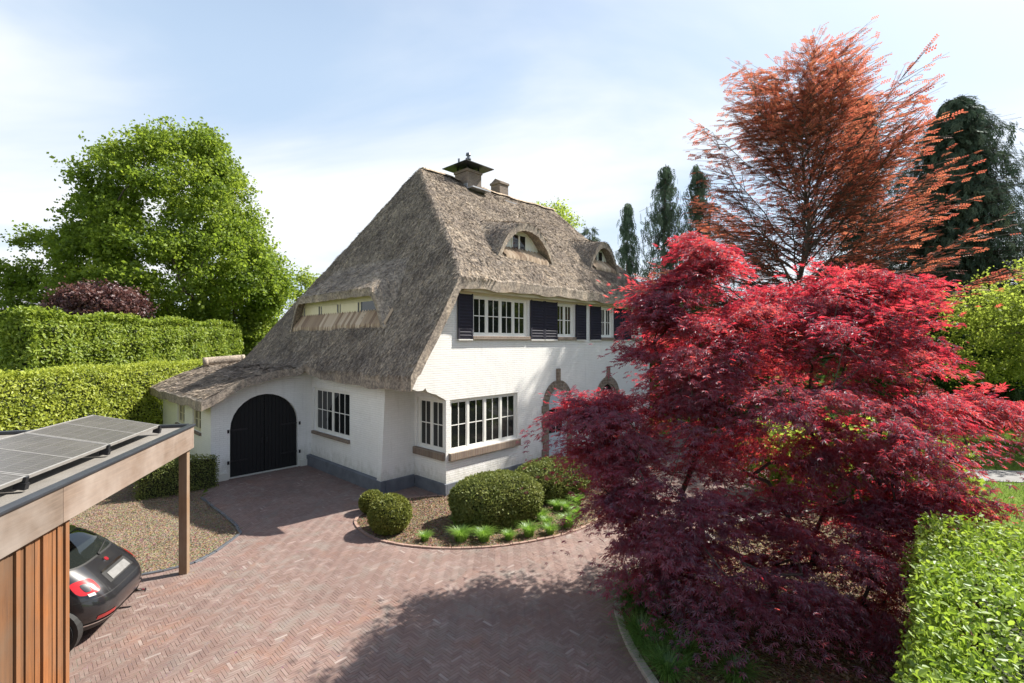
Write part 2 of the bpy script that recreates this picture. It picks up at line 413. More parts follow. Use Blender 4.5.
def skeleton(trunk, tips, r_tip=0.006, power=2.3, lift=0.12, up_pen=1.6, maxr=None):
    """limbs from a trunk polyline out to the given tips; returns arrays of segments (p0,p1,r0,r1)"""
    nodes = [np.array(p, float) for p in trunk]; par = [-1] + list(range(len(trunk) - 1))
    root = nodes[len(trunk) // 2]
    order = np.argsort(np.linalg.norm(tips - root, axis=1))
    tipidx = []
    A = np.array(nodes)
    for i in order:
        t = tips[i]; d = t - A
        dist = np.linalg.norm(d, axis=1) + up_pen * np.maximum(0, -d[:, 2]) + 0.25 * np.maximum(0, 0.35 * np.linalg.norm(d[:, :2], axis=1) - d[:, 2])
        j = int(np.argmin(dist)); p = A[j]; L = np.linalg.norm(t - p)
        k = max(1, min(5, int(L / 0.6) + 1)); prev = j
        side = rng.normal(size=3) * 0.06 * L
        for s in range(1, k + 1):
            u = s / k
            q = p + (t - p) * u + np.array([0, 0, lift * L * math.sin(math.pi * u)]) + side * math.sin(math.pi * u)
            nodes.append(q); par.append(prev); prev = len(nodes) - 1
        tipidx.append(prev)
        A = np.array(nodes)
    n = len(nodes); acc = np.zeros(n); acc[tipidx] += r_tip ** power
    for i in range(n - 1, 0, -1):
        if acc[i] == 0: acc[i] = r_tip ** power
        acc[par[i]] += acc[i]
    rad = acc ** (1 / power)
    if maxr: rad = np.minimum(rad, maxr)
    return A, par, rad
def limbs_mesh(name, A, par, rad, mat, parent, flare=1.0, sides=6, minr=0.0):
    idx = [i for i in range(1, len(A)) if rad[i] >= minr]
    p1 = A[idx]; p0 = A[[par[i] for i in idx]]
    r1 = rad[idx]; r0 = np.minimum(rad[[par[i] for i in idx]], r1 * 1.6)
    d = unit(p1 - p0); ref = np.where(np.abs(d[:, 2:3]) > 0.9, np.array([[1., 0, 0]]), np.array([[0, 0, 1.]]))
    a = unit(np.cross(d, ref)); b = np.cross(d, a)
    ang = np.arange(sides) * 2 * math.pi / sides
    ring = np.cos(ang)[None, :, None] * a[:, None, :] + np.sin(ang)[None, :, None] * b[:, None, :]
    e = d * (r1 * 0.3)[:, None]
    V = np.concatenate([(p0)[:, None, :] + ring * r0[:, None, None], (p1 + e)[:, None, :] + ring * r1[:, None, None]], axis=1)
    f = np.array([(i, (i + 1) % sides, sides + (i + 1) % sides, sides + i) for i in range(sides)])
    F = f[None] + (np.arange(len(idx)) * 2 * sides)[:, None, None]
    return mesh_np(name, V.reshape(-1, 3), F.reshape(-1, 4), mat, parent, smooth=True)

def broadleaf(name, label, cat, base, trunk_h, lobes, n_tips, per, spread, size, mat, bark=None, tmpl=CLUSTER, flat=0.6, r_tip=0.012,
              lean=(0, 0), group=None, shell=0.45, updir=0.35, skel_frac=0.35, bury=0.62):
    """a tree: tapered trunk with limbs, crown of leaf clumps round the limb ends (all coordinates relative to base)"""
    t = thing(name, label, cat, (base[0], base[1], 0), 0, group)
    tips, outd = lobes_sample(lobes, n_tips, shell, bury)
    trunk = [(lean[0] * k, lean[1] * k, trunk_h * k) for k in (0, .3, .6, 1)]
    sk = rng.choice(n_tips, size=max(20, int(n_tips * skel_frac)), replace=False)
    A, par, rad = skeleton(trunk, tips[sk], r_tip)
    limbs_mesh('trunk', A, par, rad, bark or M_BARK, t)
    n = n_tips * per; k = np.repeat(np.arange(n_tips), per)
    off = rng.normal(size=(n, 3)) * spread; off[:, 2] *= flat
    P = tips[k] + off
    N = unit(outd[k] * 0.7 + np.array([0, 0, updir]) + rng.normal(size=(n, 3)) * 0.55)
    T = rng.normal(size=(n, 3))
    cl = rng.random(n_tips)
    foliage('crown', P, N, T, size * rng.uniform(.65, 1.3, n), tmpl, mat, t, 0.55 * cl[k] + 0.45 * rng.random(n))
    return t

def shell_plant(name, label, cat, base, radii, n, size, mat, core, zc=None, tmpl=DIAM, group=None, lump=0.05, power=2.0):
    """clipped ball or cushion: leaf shell round a solid dark core that blocks light, flat underneath"""
    t = thing(name, label, cat, (base[0], base[1], 0), 0, group)
    rx, ry, rz = radii; zc = rz * 0.92 if zc is None else zc
    d = rdir(n)
    if power != 2.0:
        d = d / (np.abs(d) ** power).sum(1, keepdims=True) ** (1 / power)
    ph = d @ np.array([[3.1, -2.2, 1.7], [1.4, 4.0, -2.6], [-5.1, 2.7, 3.3]]).T
    lum = 1 + lump * (np.sin(ph * 1.7 + np.array([1, 2, 3])).sum(1) / 2)
    r = (0.90 + 0.11 * rng.random(n) ** .6) * lum
    P = d * np.array([rx, ry, rz]) * r[:, None]; P[:, 2] += zc
    ok = P[:, 2] > 0.02; P = P[ok]; dn = unit(d[ok] / np.array([rx, ry, rz])); m = len(P)
    N = unit(dn + rng.normal(size=(m, 3)) * 0.55); T = unit(dn * 0.6 + rng.normal(size=(m, 3)))
    cl = 0.5 + 0.5 * np.sin(P[:, 0] * 9 + 2 * np.sin(P[:, 1] * 7)) * np.sin(P[:, 2] * 8 + 1)
    foliage('foliage', P, N, T, size * rng.uniform(.7, 1.3, m), tmpl, mat, t, 0.35 * cl + 0.65 * rng.random(m))
    b = []
    k, l = 18, 12
    vs = [(0.89 * rx * math.cos(2 * math.pi * i / k) * math.sin(math.pi * j / l), 0.89 * ry * math.sin(2 * math.pi * i / k) * math.sin(math.pi * j / l), max(0.01, zc + 0.89 * rz * math.cos(math.pi * j / l))) for j in range(l + 1) for i in range(k)]
    fs = [(j * k + i, j * k + (i + 1) % k, (j + 1) * k + (i + 1) % k, (j + 1) * k + i) for j in range(l) for i in range(k)]
    mesh_np('light_block_core', vs, fs, core, t, smooth=True)  # unseen dark solid added inside the leaf shell to stop light
    return t

def hedge(name, label, loop, z0, z1, n, size, mat, core, tmpl=LEAF, thick=0.16, round_top=0.25, group=None, wob=0.08):
    """clipped hedge over a plan polygon: leaves in a thick shell over a solid dark core that blocks light"""
    cx0 = sum(p[0] for p in loop) / len(loop); cy0 = sum(p[1] for p in loop) / len(loop)
    t = thing(name, label, 'hedge', (cx0, cy0, 0), 0, group)
    L = [np.array((p[0] - cx0, p[1] - cy0)) for p in loop]; k = len(L)
    area2 = sum(L[i][0] * L[(i + 1) % k][1] - L[(i + 1) % k][0] * L[i][1] for i in range(k))
    if area2 < 0: L = L[::-1]; area2 = -area2
    peri = [np.linalg.norm(L[(i + 1) % k] - L[i]) for i in range(k)]
    side = [p * (z1 - z0) for p in peri]; tot = sum(side) + area2 / 2
    Ps, Ns = [], []
    for i in range(k):
        m = int(n * side[i] / tot); a, b = L[i], L[(i + 1) % k]; d = (b - a) / peri[i]; nn = np.array([d[1], -d[0], 0])
        s = rng.random(m); z = z0 + (z1 - z0) * rng.random(m)
        p = np.column_stack([a[0] + (b - a)[0] * s, a[1] + (b - a)[1] * s, z])
        inset = round_top * np.clip((z - (z1 - round_top)) / round_top, 0, 1) ** 2
        wobv = wob * np.sin(p[:, 0] * 2.3 + p[:, 1] * 1.9 + 1.7 * np.sin(z * 2.1)) * np.sin(z * 2.9 + p[:, 1] * 1.3)
        p -= nn * (inset + thick * rng.random(m) ** 1.3 - wobv - 0.03)[:, None]
        Ps.append(p); Ns.append(np.tile(nn + np.array([0, 0, .25]), (m, 1)))
    m = int(n * area2 / 2 / tot)
    tris = tessellate_polygon([[Vector((*p, 0)) for p in L]]); ar = []
    for tr in tris:
        a, b, c = (L[j] for j in tr); ar.append(abs((b - a)[0] * (c - a)[1] - (b - a)[1] * (c - a)[0]) + 1e-9)
    ch = rng.choice(len(tris), size=m, p=np.array(ar) / sum(ar)); r1 = np.sqrt(rng.random(m)); r2 = rng.random(m)
    TA = np.array([[L[j] for j in tr] for tr in tris])[ch]
    xy = TA[:, 0] * (1 - r1)[:, None] + TA[:, 1] * (r1 * (1 - r2))[:, None] + TA[:, 2] * (r1 * r2)[:, None]
    zt = z1 + wob * np.sin(xy[:, 0] * 2.1 + 1.3 * np.sin(xy[:, 1] * 1.7)) + 0.03 - thick * rng.random(m) ** 1.6
    Ps.append(np.column_stack([xy, zt])); Ns.append(np.tile(np.array([0, 0, 1.]), (m, 1)))
    P = np.concatenate(Ps); N = np.concatenate(Ns); m = len(P)
    P += rng.normal(size=(m, 3)) * 0.03
    N = unit(unit(N) + rng.normal(size=(m, 3)) * 0.5); T = unit(rng.normal(size=(m, 3)) + np.array([0, 0, -.3]))
    cl = 0.5 + 0.5 * np.sin(P[:, 0] * 3.7 + 2 * np.sin(P[:, 1] * 2.9)) * np.sin(P[:, 2] * 4 + P[:, 1] * 1.1)
    foliage('foliage', P, N, T, size * rng.uniform(.65, 1.3, m), tmpl, mat, t, 0.3 * cl + 0.7 * rng.random(m))
    mb = MB(); cen = np.array([0., 0.])
    lp = []
    for i in range(k):                                 # core inset from the clipped surface
        a, b, c = L[i - 1], L[i], L[(i + 1) % k]
        n1 = np.array([(b - a)[1], -(b - a)[0]]) / np.linalg.norm(b - a); n2 = np.array([(c - b)[1], -(c - b)[0]]) / np.linalg.norm(c - b)
        q = b - (n1 + n2) * (thick * 0.8 + wob); lp.append((q[0], q[1], max(0.0, z0)))
    mb.prism(lp, (0, 0, z1 - max(0, z0) - thick * 0.9 - wob)); mb.build('light_block_core', core, t)  # dark block added behind the leaves to block light, not modelled stems
    return t

M_CORE = simple('hedge_light_block', (0.030, 0.040, 0.012), (0.018, 0.026, 0.008), 8, 0.95, bs=0.6, bscale=30)  # near-black green for the light-blocking core inside the hedges
L_HEDGE = leafmat('hornbeam_leaf', [(0.17, 0.215, 0.025), (0.29, 0.335, 0.04), (0.40, 0.43, 0.07)], 0.4, gloss=0.02)
L_HEDGE2 = leafmat('tall_hedge_leaf', [(0.11, 0.165, 0.02), (0.20, 0.26, 0.03), (0.29, 0.34, 0.045)], 0.4, gloss=0.02)
L_BEECHH = leafmat('beech_hedge_leaf', [(0.11, 0.18, 0.016), (0.20, 0.29, 0.028), (0.31, 0.40, 0.055)], 0.45, gloss=0.035)
L_OAK = leafmat('oak_leaf', [(0.07, 0.115, 0.014), (0.14, 0.20, 0.02), (0.23, 0.29, 0.03)], 0.5, [(0.16, 0.24, 0.03), (0.27, 0.37, 0.04), (0.40, 0.48, 0.06)], gloss=0.015)
L_LIME = leafmat('fresh_light_leaf', [(0.15, 0.20, 0.03), (0.24, 0.30, 0.045), (0.34, 0.40, 0.07)], 0.55, gloss=0.015)
L_DKGREEN = leafmat('dark_shrub_leaf', [(0.025, 0.06, 0.012), (0.05, 0.10, 0.018), (0.09, 0.15, 0.03)], 0.3, gloss=0.02)
L_CEDAR = leafmat('dark_conifer_spray', [(0.02, 0.036, 0.022), (0.05, 0.078, 0.046), (0.115, 0.145, 0.088)], 0.15, gloss=0.012)
L_NOOTKA = leafmat('blue_green_conifer_spray', [(0.03, 0.055, 0.035), (0.06, 0.095, 0.06), (0.10, 0.14, 0.09)], 0.2, gloss=0.012)
L_BOX = leafmat('boxwood_leaf', [(0.085, 0.105, 0.02), (0.15, 0.165, 0.03), (0.22, 0.22, 0.05)], 0.25, gloss=0.015)
L_YEW = leafmat('yew_leaf', [(0.075, 0.10, 0.022), (0.14, 0.165, 0.04), (0.21, 0.22, 0.06)], 0.25, gloss=0.015)
L_TUFT = leafmat('daylily_blade', [(0.10, 0.20, 0.018), (0.17, 0.30, 0.03), (0.25, 0.39, 0.05)], 0.45, gloss=0.06)
L_STRAP = leafmat('shade_plant_blade', [(0.05, 0.13, 0.02), (0.09, 0.20, 0.03), (0.16, 0.30, 0.05)], 0.45, gloss=0.06)
L_GRASS = leafmat('lawn_blade', [(0.07, 0.13, 0.018), (0.12, 0.19, 0.025), (0.17, 0.24, 0.04)], 0.4, gloss=0.03)
L_PLUM = leafmat('purple_plum_leaf', [(0.07, 0.028, 0.03), (0.12, 0.05, 0.045), (0.17, 0.08, 0.06)], 0.35, gloss=0.04)
L_MAPLE = leafmat('purple_maple_leaf', [(0.036, 0.017, 0.042), (0.056, 0.021, 0.054), (0.090, 0.028, 0.064)], 0.46,
                  [(0.36, 0.018, 0.050), (0.82, 0.05, 0.075), (1.0, 0.19, 0.15)], gloss=0.06, grough=0.55)
L_BEECH = leafmat('copper_beech_leaf', [(0.15, 0.048, 0.042), (0.26, 0.09, 0.055), (0.36, 0.15, 0.075)], 0.5,
                  [(0.40, 0.07, 0.06), (0.54, 0.15, 0.085), (0.64, 0.26, 0.13)], gloss=0.02)

# ------------------------------------------------------------------ ground and paving
def groundmat():
    m, nt, out = newmat('meadow_grass_ground')
    v = coords(nt, 'Object')
    n1 = noise(nt, v, 0.25, 5); n2 = noise(nt, v, 14, 4)
    c = ramp(nt, n1, [(0.3, (0.085, 0.14, 0.022)), (0.7, (0.13, 0.19, 0.03))])
    c = mixc(nt, 0.6, c, ramp(nt, n2, [(0.3, (0.55, 0.55, 0.5)), (0.7, (1.25, 1.2, 1.1))]), 'MULTIPLY')
    princ(nt, out, c, 0.95, 0, bump(nt, n2, 0.8, 0.05), 0.1)
    return m
def soilmat(name, cols, sc=9):
    m, nt, out = newmat(name)
    v = coords(nt, 'Object')
    vo = nt.nodes.new('ShaderNodeTexVoronoi'); vo.inputs['Scale'].default_value = sc * 3; lk(nt, v, vo.inputs['Vector'])
    n = noise(nt, v, 1.2, 6, 0.65); n2 = noise(nt, v, sc, 5, 0.7)
    c = ramp(nt, n2, [(0.25, cols[0]), (0.5, cols[1]), (0.75, cols[2])])
    c = mixc(nt, 0.55, c, ramp(nt, n, [(0.3, (0.6, 0.6, 0.6)), (0.7, (1.2, 1.2, 1.2))]), 'MULTIPLY')
    c = mixc(nt, 0.35, c, vo.outputs['Color'], 'SOFT_LIGHT')
    h = mth(nt, 'ADD', vo.outputs['Distance'], n2)
    princ(nt, out, c, 0.95, 0, bump(nt, h, 0.8, 0.04), 0.1)
    return m
M_GROUND = groundmat()
M_GRAVEL = soilmat('brown_gravel', ((0.13, 0.095, 0.065), (0.19, 0.145, 0.10), (0.27, 0.21, 0.15)))
M_SOIL = soilmat('bark_mulch_soil', ((0.075, 0.053, 0.034), (0.135, 0.097, 0.062), (0.235, 0.175, 0.112)))
M_JOINT = soilmat('paver_joint_sand', ((0.135, 0.097, 0.084), (0.175, 0.125, 0.108), (0.24, 0.195, 0.175)), 3)
M_PATHG = simple('grey_path_paving', (0.21, 0.205, 0.20), (0.15, 0.147, 0.145), 2, 0.85, bs=0.3)
M_KERB = simple('pale_concrete_kerb', (0.36, 0.33, 0.29), (0.25, 0.22, 0.19), 4, 0.85, bs=0.5, bscale=30)

def paver():
    m, nt, out = newmat('red_clay_paver')
    v = coords(nt, 'Object')
    r = attr(nt); n1 = noise(nt, v, 0.55, 6, 0.62); n2 = noise(nt, v, 25, 4, 0.6)
    c = ramp(nt, r, [(0.0, (0.150, 0.101, 0.089)), (0.5, (0.176, 0.118, 0.101)), (0.9, (0.190, 0.134, 0.118)), (0.985, (0.21, 0.155, 0.138)), (1.0, (0.28, 0.235, 0.215))])
    c = mixc(nt, 0.8, c, ramp(nt, n1, [(0.3, (0.78, 0.76, 0.76)), (0.7, (1.22, 1.2, 1.18))]), 'MULTIPLY')
    g = noise(nt, coords(nt, 'Object'), 1.7, 7, 0.7, 0.8)                      # grey-green weathering and brown-red patches
    c = mixc(nt, ramp(nt, g, [(0.50, (0, 0, 0)), (0.66, (0.7, 0.7, 0.7))]), c, (0.185, 0.165, 0.145))
    g2 = noise(nt, coords(nt, 'Object', (1, 1.2, 1), (0, 0, .7)), 1.1, 6, 0.7, 0.5)
    c = mixc(nt, ramp(nt, g2, [(0.54, (0, 0, 0)), (0.70, (0.6, 0.6, 0.6))]), c, (0.215, 0.112, 0.078))
    st = noise(nt, coords(nt, 'Object', (1, .6, 1)), 0.9, 7, 0.7, 1.2)
    c = mixc(nt, ramp(nt, st, [(0.52, (0, 0, 0)), (0.72, (0.55, 0.55, 0.55))]), c, (0.12, 0.095, 0.088))
    st2 = noise(nt, coords(nt, 'Object', (.8, 1, 1), (0, 0, 1.0)), 3.6, 7, 0.78, 0.6)
    c = mixc(nt, ramp(nt, st2, [(0.54, (0, 0, 0)), (0.70, (0.6, 0.6, 0.6))]), c, (0.31, 0.26, 0.235))
    c = mixc(nt, ramp(nt, n2, [(0.55, (0, 0, 0)), (0.8, (0.3, 0.3, 0.3))]), c, (0.27, 0.22, 0.20))
    rg = mth(nt, 'ADD', 0.5, mth(nt, 'MULTIPLY', n2, 0.25))
    princ(nt, out, c, rg, 0, bump(nt, n2, 0.35, 0.004), 0.4)
    return m
M_PAVER = paver()

def sheet(name, loop, z, mat, kind='structure'):
    V = [Vector((p[0], p[1], z)) for p in loop]
    tri = tessellate_polygon([V])
    return struct(mesh_np(name, [tuple(v) for v in V], [tuple(t) for t in tri], mat), kind)

def smooth_loop(pts, n=6):
    out = []; k = len(pts)
    for i in range(k - 1):
        p0, p1, p2, p3 = (np.array(pts[max(0, min(k - 1, j))]) for j in (i - 1, i, i + 1, i + 2))
        for s in range(n):
            t = s / n
            out.append(tuple(0.5 * (2 * p1 + (p2 - p0) * t + (2 * p0 - 5 * p1 + 4 * p2 - p3) * t * t + (3 * p1 - p0 - 3 * p2 + p3) * t ** 3)))
    out.append(tuple(pts[-1])); return out
def inside(P, loop):
    x, y = P[:, 0], P[:, 1]; r = np.zeros(len(P), bool); k = len(loop)
    for i in range(k):
        x0, y0 = loop[i]; x1, y1 = loop[(i + 1) % k]
        c = ((y0 > y) != (y1 > y)); xi = (x1 - x0) * (y - y0) / ((y1 - y0) if y1 != y0 else 1e-9) + x0
        r ^= c & (x < xi)
    return r

ground = sheet('ground', [(-400, -60), (400, -60), (400, 900), (-400, 900)], -0.02, M_GROUND)

# house frame: u runs along the front, v back along the left side
C0 = G(446, 496); US = 450 / 657.95; UC = 480 / 657.95
HROT = math.atan2(UC, US)
def HW(u, v): return (C0[0] + u * US - v * UC, C0[1] + u * UC + v * US)

bed_kerb = smooth_loop([HW(0.15, -0.12), G(397, 500), G(360, 516), G(358, 528), G(381, 541), G(425, 548), G(480, 548), G(530, 542), G(575, 531), G(604, 514), HW(4.0, -2.6), HW(4.15, -0.12)])
maple_kerb = smooth_loop([G(700, 760), G(652, 683), G(634, 655), G(622, 628), G(617, 607), G(622, 592), G(640, 574), G(672, 557), G(715, 545), (4.6, 11.2), (7.5, 12.3), (11, 12.6)])
maple_bed = maple_kerb + [(13, 10), (13, 0), (2.5, 0)]
gravel_edge = [HW(-4.35, 6.6), G(201, 498), G(238, 528), G(232, 540), G(195, 563), G(133, 577), G(95, 583)]
gravel = smooth_loop(gravel_edge[1:], 4)
gravel_loop = [HW(-4.1, 6.9)] + gravel + [(-14.2, 7.2), (-14.2, 22), HW(-4.1, 12.6)]
drive = [(-9.5, 0.5), (-9.5, 9.2), G(95, 583), G(195, 563), G(238, 528), G(201, 498), HW(-4.1, 6.3), HW(-1.0, 6.4), HW(-1.0, 1.5), HW(0, 1.5), HW(0, 0), HW(12.3, 0), (13.5, 19.0), (9.5, 13.5), (6.5, 12.8), (4.6, 11.6), (2.4, 5), (2.6, 0.5)]
sheet('driveway_base', [(-9.5, 0.5), (-9.5, 10.5), (-8, 13), HW(-4.1, 8), HW(0, 8), HW(12.3, 2), (14.0, 19.0), (9.5, 13.0), (9, 8), (4, 0.5)], -0.0022, M_JOINT)
sheet('gravel_bed', gravel_loop, 0.006, M_GRAVEL)
sheet('house_bed_soil', bed_kerb + [HW(0.15, 0.1)], 0.012, M_SOIL)
sheet('maple_bed_soil', maple_bed, 0.012, M_SOIL)

def pavers():
    W, n, gap = 0.047, 4, 0.004
    L = n * W; ang = R_(46); ca, sa = math.cos(ang), math.sin(ang); ox, oy = 1.0, 9.0
    K = 420
    ks = np.arange(-K, K)
    recs = []
    for m in range(-K // (2 * n) - 20, K // (2 * n) + 20):
        recs.append(np.column_stack([ks + 2 * n * m, ks, np.full(len(ks), 0)]))
        recs.append(np.column_stack([ks + 2 * n - 1 + 2 * n * m, ks, np.full(len(ks), 1)]))
    A = np.concatenate(recs).astype(float)
    w = np.where(A[:, 2] == 0, n, 1) * W; h = np.where(A[:, 2] == 0, 1, n) * W
    cx_ = A[:, 0] * W + w / 2; cy_ = A[:, 1] * W + h / 2
    X = cx_ * ca - cy_ * sa + ox; Y = cx_ * sa + cy_ * ca + oy
    ok = (np.abs(X) < 14) & (Y > 3.2) & (Y < 24)
    A, w, h, X, Y = A[ok], w[ok], h[ok], X[ok], Y[ok]
    P = np.column_stack([X, Y])
    ins = inside(P, drive) & ~inside(P, maple_bed) & ~inside(P, bed_kerb + [HW(0.15, 0.1)]) & ~inside(P, gravel_loop)
    ins &= ~((X > 5) & (Y < 9))
    A, w, h, X, Y = A[ins], w[ins], h[ins], X[ins], Y[ins]; N = len(X)
    hx, hy = w / 2 - gap / 2, h / 2 - gap / 2; b = 0.0015
    z = 0.002 * rng.random(N)
    tx, ty = rng.normal(size=N) * 0.007, rng.normal(size=N) * 0.007
    corners = []
    for lev, ins_ in ((-0.012, 0.0), (-0.0012, 0.0), (0.0, b)):
        for sx, sy in ((-1, -1), (1, -1), (1, 1), (-1, 1)):
            lx, ly = sx * (hx - ins_), sy * (hy - ins_)
            corners.append(np.column_stack([X + lx * ca - ly * sa, Y + lx * sa + ly * ca, z + lev + tx * lx * 2 + ty * ly * 2]))
    V = np.stack(corners, axis=1).reshape(-1, 3)
    f = np.array([(8, 9, 10, 11)] + [(i, (i + 1) % 4, 4 + (i + 1) % 4, 4 + i) for i in range(4)] + [(4 + i, 4 + (i + 1) % 4, 8 + (i + 1) % 4, 8 + i) for i in range(4)])
    F = (f[None] + (np.arange(N) * 12)[:, None, None]).reshape(-1, 4)
    o = mesh_np('driveway', V, F, M_PAVER, rnd=np.repeat(rng.random(N), 12)); struct(o); return N
N_PAV = pavers()

def kerb(name, pts, w=0.10, h=0.06, seg=0.5, mat=M_KERB):
    mb = MB(); pts = [np.array(p) for p in pts]
    d = [0.0]
    for a, b in zip(pts, pts[1:]): d.append(d[-1] + np.linalg.norm(b - a))
    def at(s):
        i = min(max(0, int(np.searchsorted(d, s)) - 1), len(pts) - 2); t = (s - d[i]) / max(1e-6, d[i + 1] - d[i]); return pts[i] + (pts[i + 1] - pts[i]) * t
    k = max(1, int(d[-1] / seg))
    for i in range(k):
        a, b = at(d[-1] * i / k), at(d[-1] * (i + 1) / k - 0.008); q = b - a; l = np.linalg.norm(q)
        if l < 0.02: continue
        M = Matrix.Translation((a[0], a[1], random.uniform(-.006, .006))) @ Matrix.Rotation(math.atan2(q[1], q[0]), 4, 'Z')
        mb.box(0, l, -w / 2, w / 2, -0.05, h, M)
    return struct(mb.build(name, mat, bevel=0.008))
kerb('kerb', maple_kerb, 0.11, 0.07, 0.45)
kerb('kerb', bed_kerb[:-1], 0.07, 0.035, 0.21, simple('clay_kerb_brick', (0.30, 0.20, 0.16), (0.22, 0.14, 0.11), 5, 0.85))
kerb('kerb', gravel, 0.07, 0.03, 0.5, M_ZINC)
path_pts = [(8.5, 18.3), (12, 16.6), (17, 15.6), (24, 15.2), (40, 15.5)]
pp = smooth_loop(path_pts, 5)
sheet('path', [(x, y + .75) for x, y in pp] + [(x, y - .75) for x, y in reversed(pp)], 0.004, M_PATHG)
# gravel stones lying loose on the gravel bed, fallen leaves and chips on the mulch
def scatter(name, loop, n, size, mat, z=0.02, flat=0.4):
    L = np.array(loop); lo, hi = L.min(0), L.max(0); lo = np.maximum(lo, (-13, 2)); hi = np.minimum(hi, (9, 18))
    P = lo + (hi - lo) * rng.random((n * 2, 2)); P = P[inside(P, loop)][:n]; m = len(P)
    P = np.column_stack([P, z + rng.random(m) * 0.02])
    N = unit(rng.normal(size=(m, 3)) * flat + np.array([0, 0, 1.])); T = rng.normal(size=(m, 3))
    o = foliage(name, P, N, T, size * rng.uniform(.5, 1.5, m), DIAM, mat); struct(o, 'stuff'); return o
L_CHIP = leafmat('bark_chip', [(0.07, 0.048, 0.03), (0.14, 0.10, 0.065), (0.28, 0.22, 0.15)], 0.1, gloss=0.02)
L_PEB = leafmat('gravel_pebble', [(0.14, 0.105, 0.07), (0.19, 0.145, 0.10), (0.26, 0.205, 0.15)], 0.05, gloss=0.02)
scatter('bark_chips', maple_bed, 16000, 0.06, L_CHIP)
scatter('bark_chips', bed_kerb + [HW(0.15, 0.1)], 5000, 0.05, L_CHIP)
scatter('gravel_pebbles', gravel_loop, 26000, 0.028, L_PEB)

# ------------------------------------------------------------------ the thatched house (local frame: X = u along the front, Y = v to the back)
house = thing('thatched_house', 'white painted brick house with a tall thatched roof and navy shutters', 'house', (C0[0], C0[1], 0), HROT)

def sstep(x): x = np.clip(x, 0, 1); return x * x * (3 - 2 * x)
def smin(a, b, k):
    h = np.clip(0.5 + 0.5 * (b - a) / k, 0, 1); return b + (a - b) * h - k * h * (1 - h)
def smax(a, b, k): return -smin(-a, -b, k)
def Rf(u, v):
    """top of the thatch over the plan"""
    u = np.asarray(u, float); v = np.asarray(v, float)
    front = 6.36 + 0.84 * (v + .45) - 0.10 * np.exp(-((v + .45) / .5) ** 2)
    back = 3.5 + 1.33 * (12.25 - v)
    left = 3.5 + 1.68 * (u + 1.5)
    cat = np.interp(u, [-4.8, -4.2, -3.4, -2.6, -1.8, -1.0, 1.0], [2.46, 2.76, 3.15, 3.39, 3.47, 3.62, 3.72])
    wing = sstep((v - 5.45) / 0.34)
    left = np.where(wing > 0, left * (1 - wing) + wing * smax(left, cat, 0.4), left)
    r = smin(smin(front, back, 0.35), left, 0.22)
    wz = smax(r, cat, 0.05)
    r = np.where(v > 11.0, r + (np.maximum(r, cat) - r) * (wing * sstep((-1.2 - u) / 0.5)), r)
    r += 0.05 * np.sin(u * 0.8 + 1) * np.sin(v * 0.7) + 0.018 * np.sin(u * 3.1 + v * 2.2) + 0.015 * np.sin(u * 5.3 - v * 4.1)
    return r
def slope_t(u, v, t=0.25, e=0.05):
    gx = (Rf(u + e, v) - Rf(u - e, v)) / (2 * e); gy = (Rf(u, v + e) - Rf(u, v - e)) / (2 * e)
    gy = np.where((v > 5.2) & (v < 6.5) & (u < -0.4), 0, gy)
    return t * np.sqrt(1 + gx ** 2 + gy ** 2)

def shell(name, U_, V_, Z, Zb, mask, mat, parent):
    """closed thatch shell from a grid with a cell mask: top, underside and cut edges"""
    nu, nv = len(U_), len(V_)
    UU, VV = np.meshgrid(U_, V_, indexing='ij')
    top = np.column_stack([UU.ravel(), VV.ravel(), Z.ravel()]); bot = np.column_stack([UU.ravel(), VV.ravel(), Zb.ravel()])
    off = nu * nv; F = []
    ii, jj = np.nonzero(mask)
    a = ii * nv + jj; b = (ii + 1) * nv + jj; c = (ii + 1) * nv + jj + 1; d = ii * nv + jj + 1
    F.append(np.column_stack([a, b, c, d])); F.append(np.column_stack([d, c, b, a]) + off)
    mp_ = np.pad(mask, 1)
    for di, dj, e0, e1 in ((-1, 0, d, a), (1, 0, b, c), (0, -1, a, b), (0, 1, c, d)):
        ed = ~mp_[ii + 1 + di, jj + 1 + dj]
        F.append(np.column_stack([e0[ed], e0[ed] + off, e1[ed] + off, e1[ed]]))
    V = np.concatenate([top, bot]); F = np.concatenate(F)
    used = np.unique(F); re = np.full(len(V), -1); re[used] = np.arange(len(used))
    rnd = 0.5 + 0.12 * rng.normal(size=len(used))
    return mesh_np(name, V[used], re[F], mat, parent, smooth=False, rnd=np.clip(rnd, 0, 1))

Ug = np.concatenate([np.linspace(-4.58, -1.5, 34), np.linspace(-1.5, 12.4, 140)[1:]])
Vg = np.concatenate([np.linspace(-.45, 5.82, 64), np.linspace(5.82, 13.1, 74)[1:]])
UU, VV = np.meshgrid(Ug, Vg, indexing='ij')
ZZ = Rf(UU, VV) + rng.normal(size=UU.shape) * 0.005; TT = slope_t(UU, VV)
ZB = ZZ - np.minimum(TT, np.where((UU < -1.2) & (VV < 5.9), 0.40 - 0.13 * sstep((VV - 2.5) / 3.3), 0.48))
cu_, cv_ = 0.5 * (Ug[:-1] + Ug[1:])[:, None], 0.5 * (Vg[:-1] + Vg[1:])[None]
mask = ((cu_ > -1.5) & (cv_ < 12.25)) | ((cu_ <= -1.5) & (cv_ > 5.82))
roof = shell('roof', Ug, Vg, ZZ, ZB, mask, M_THATCH, house)

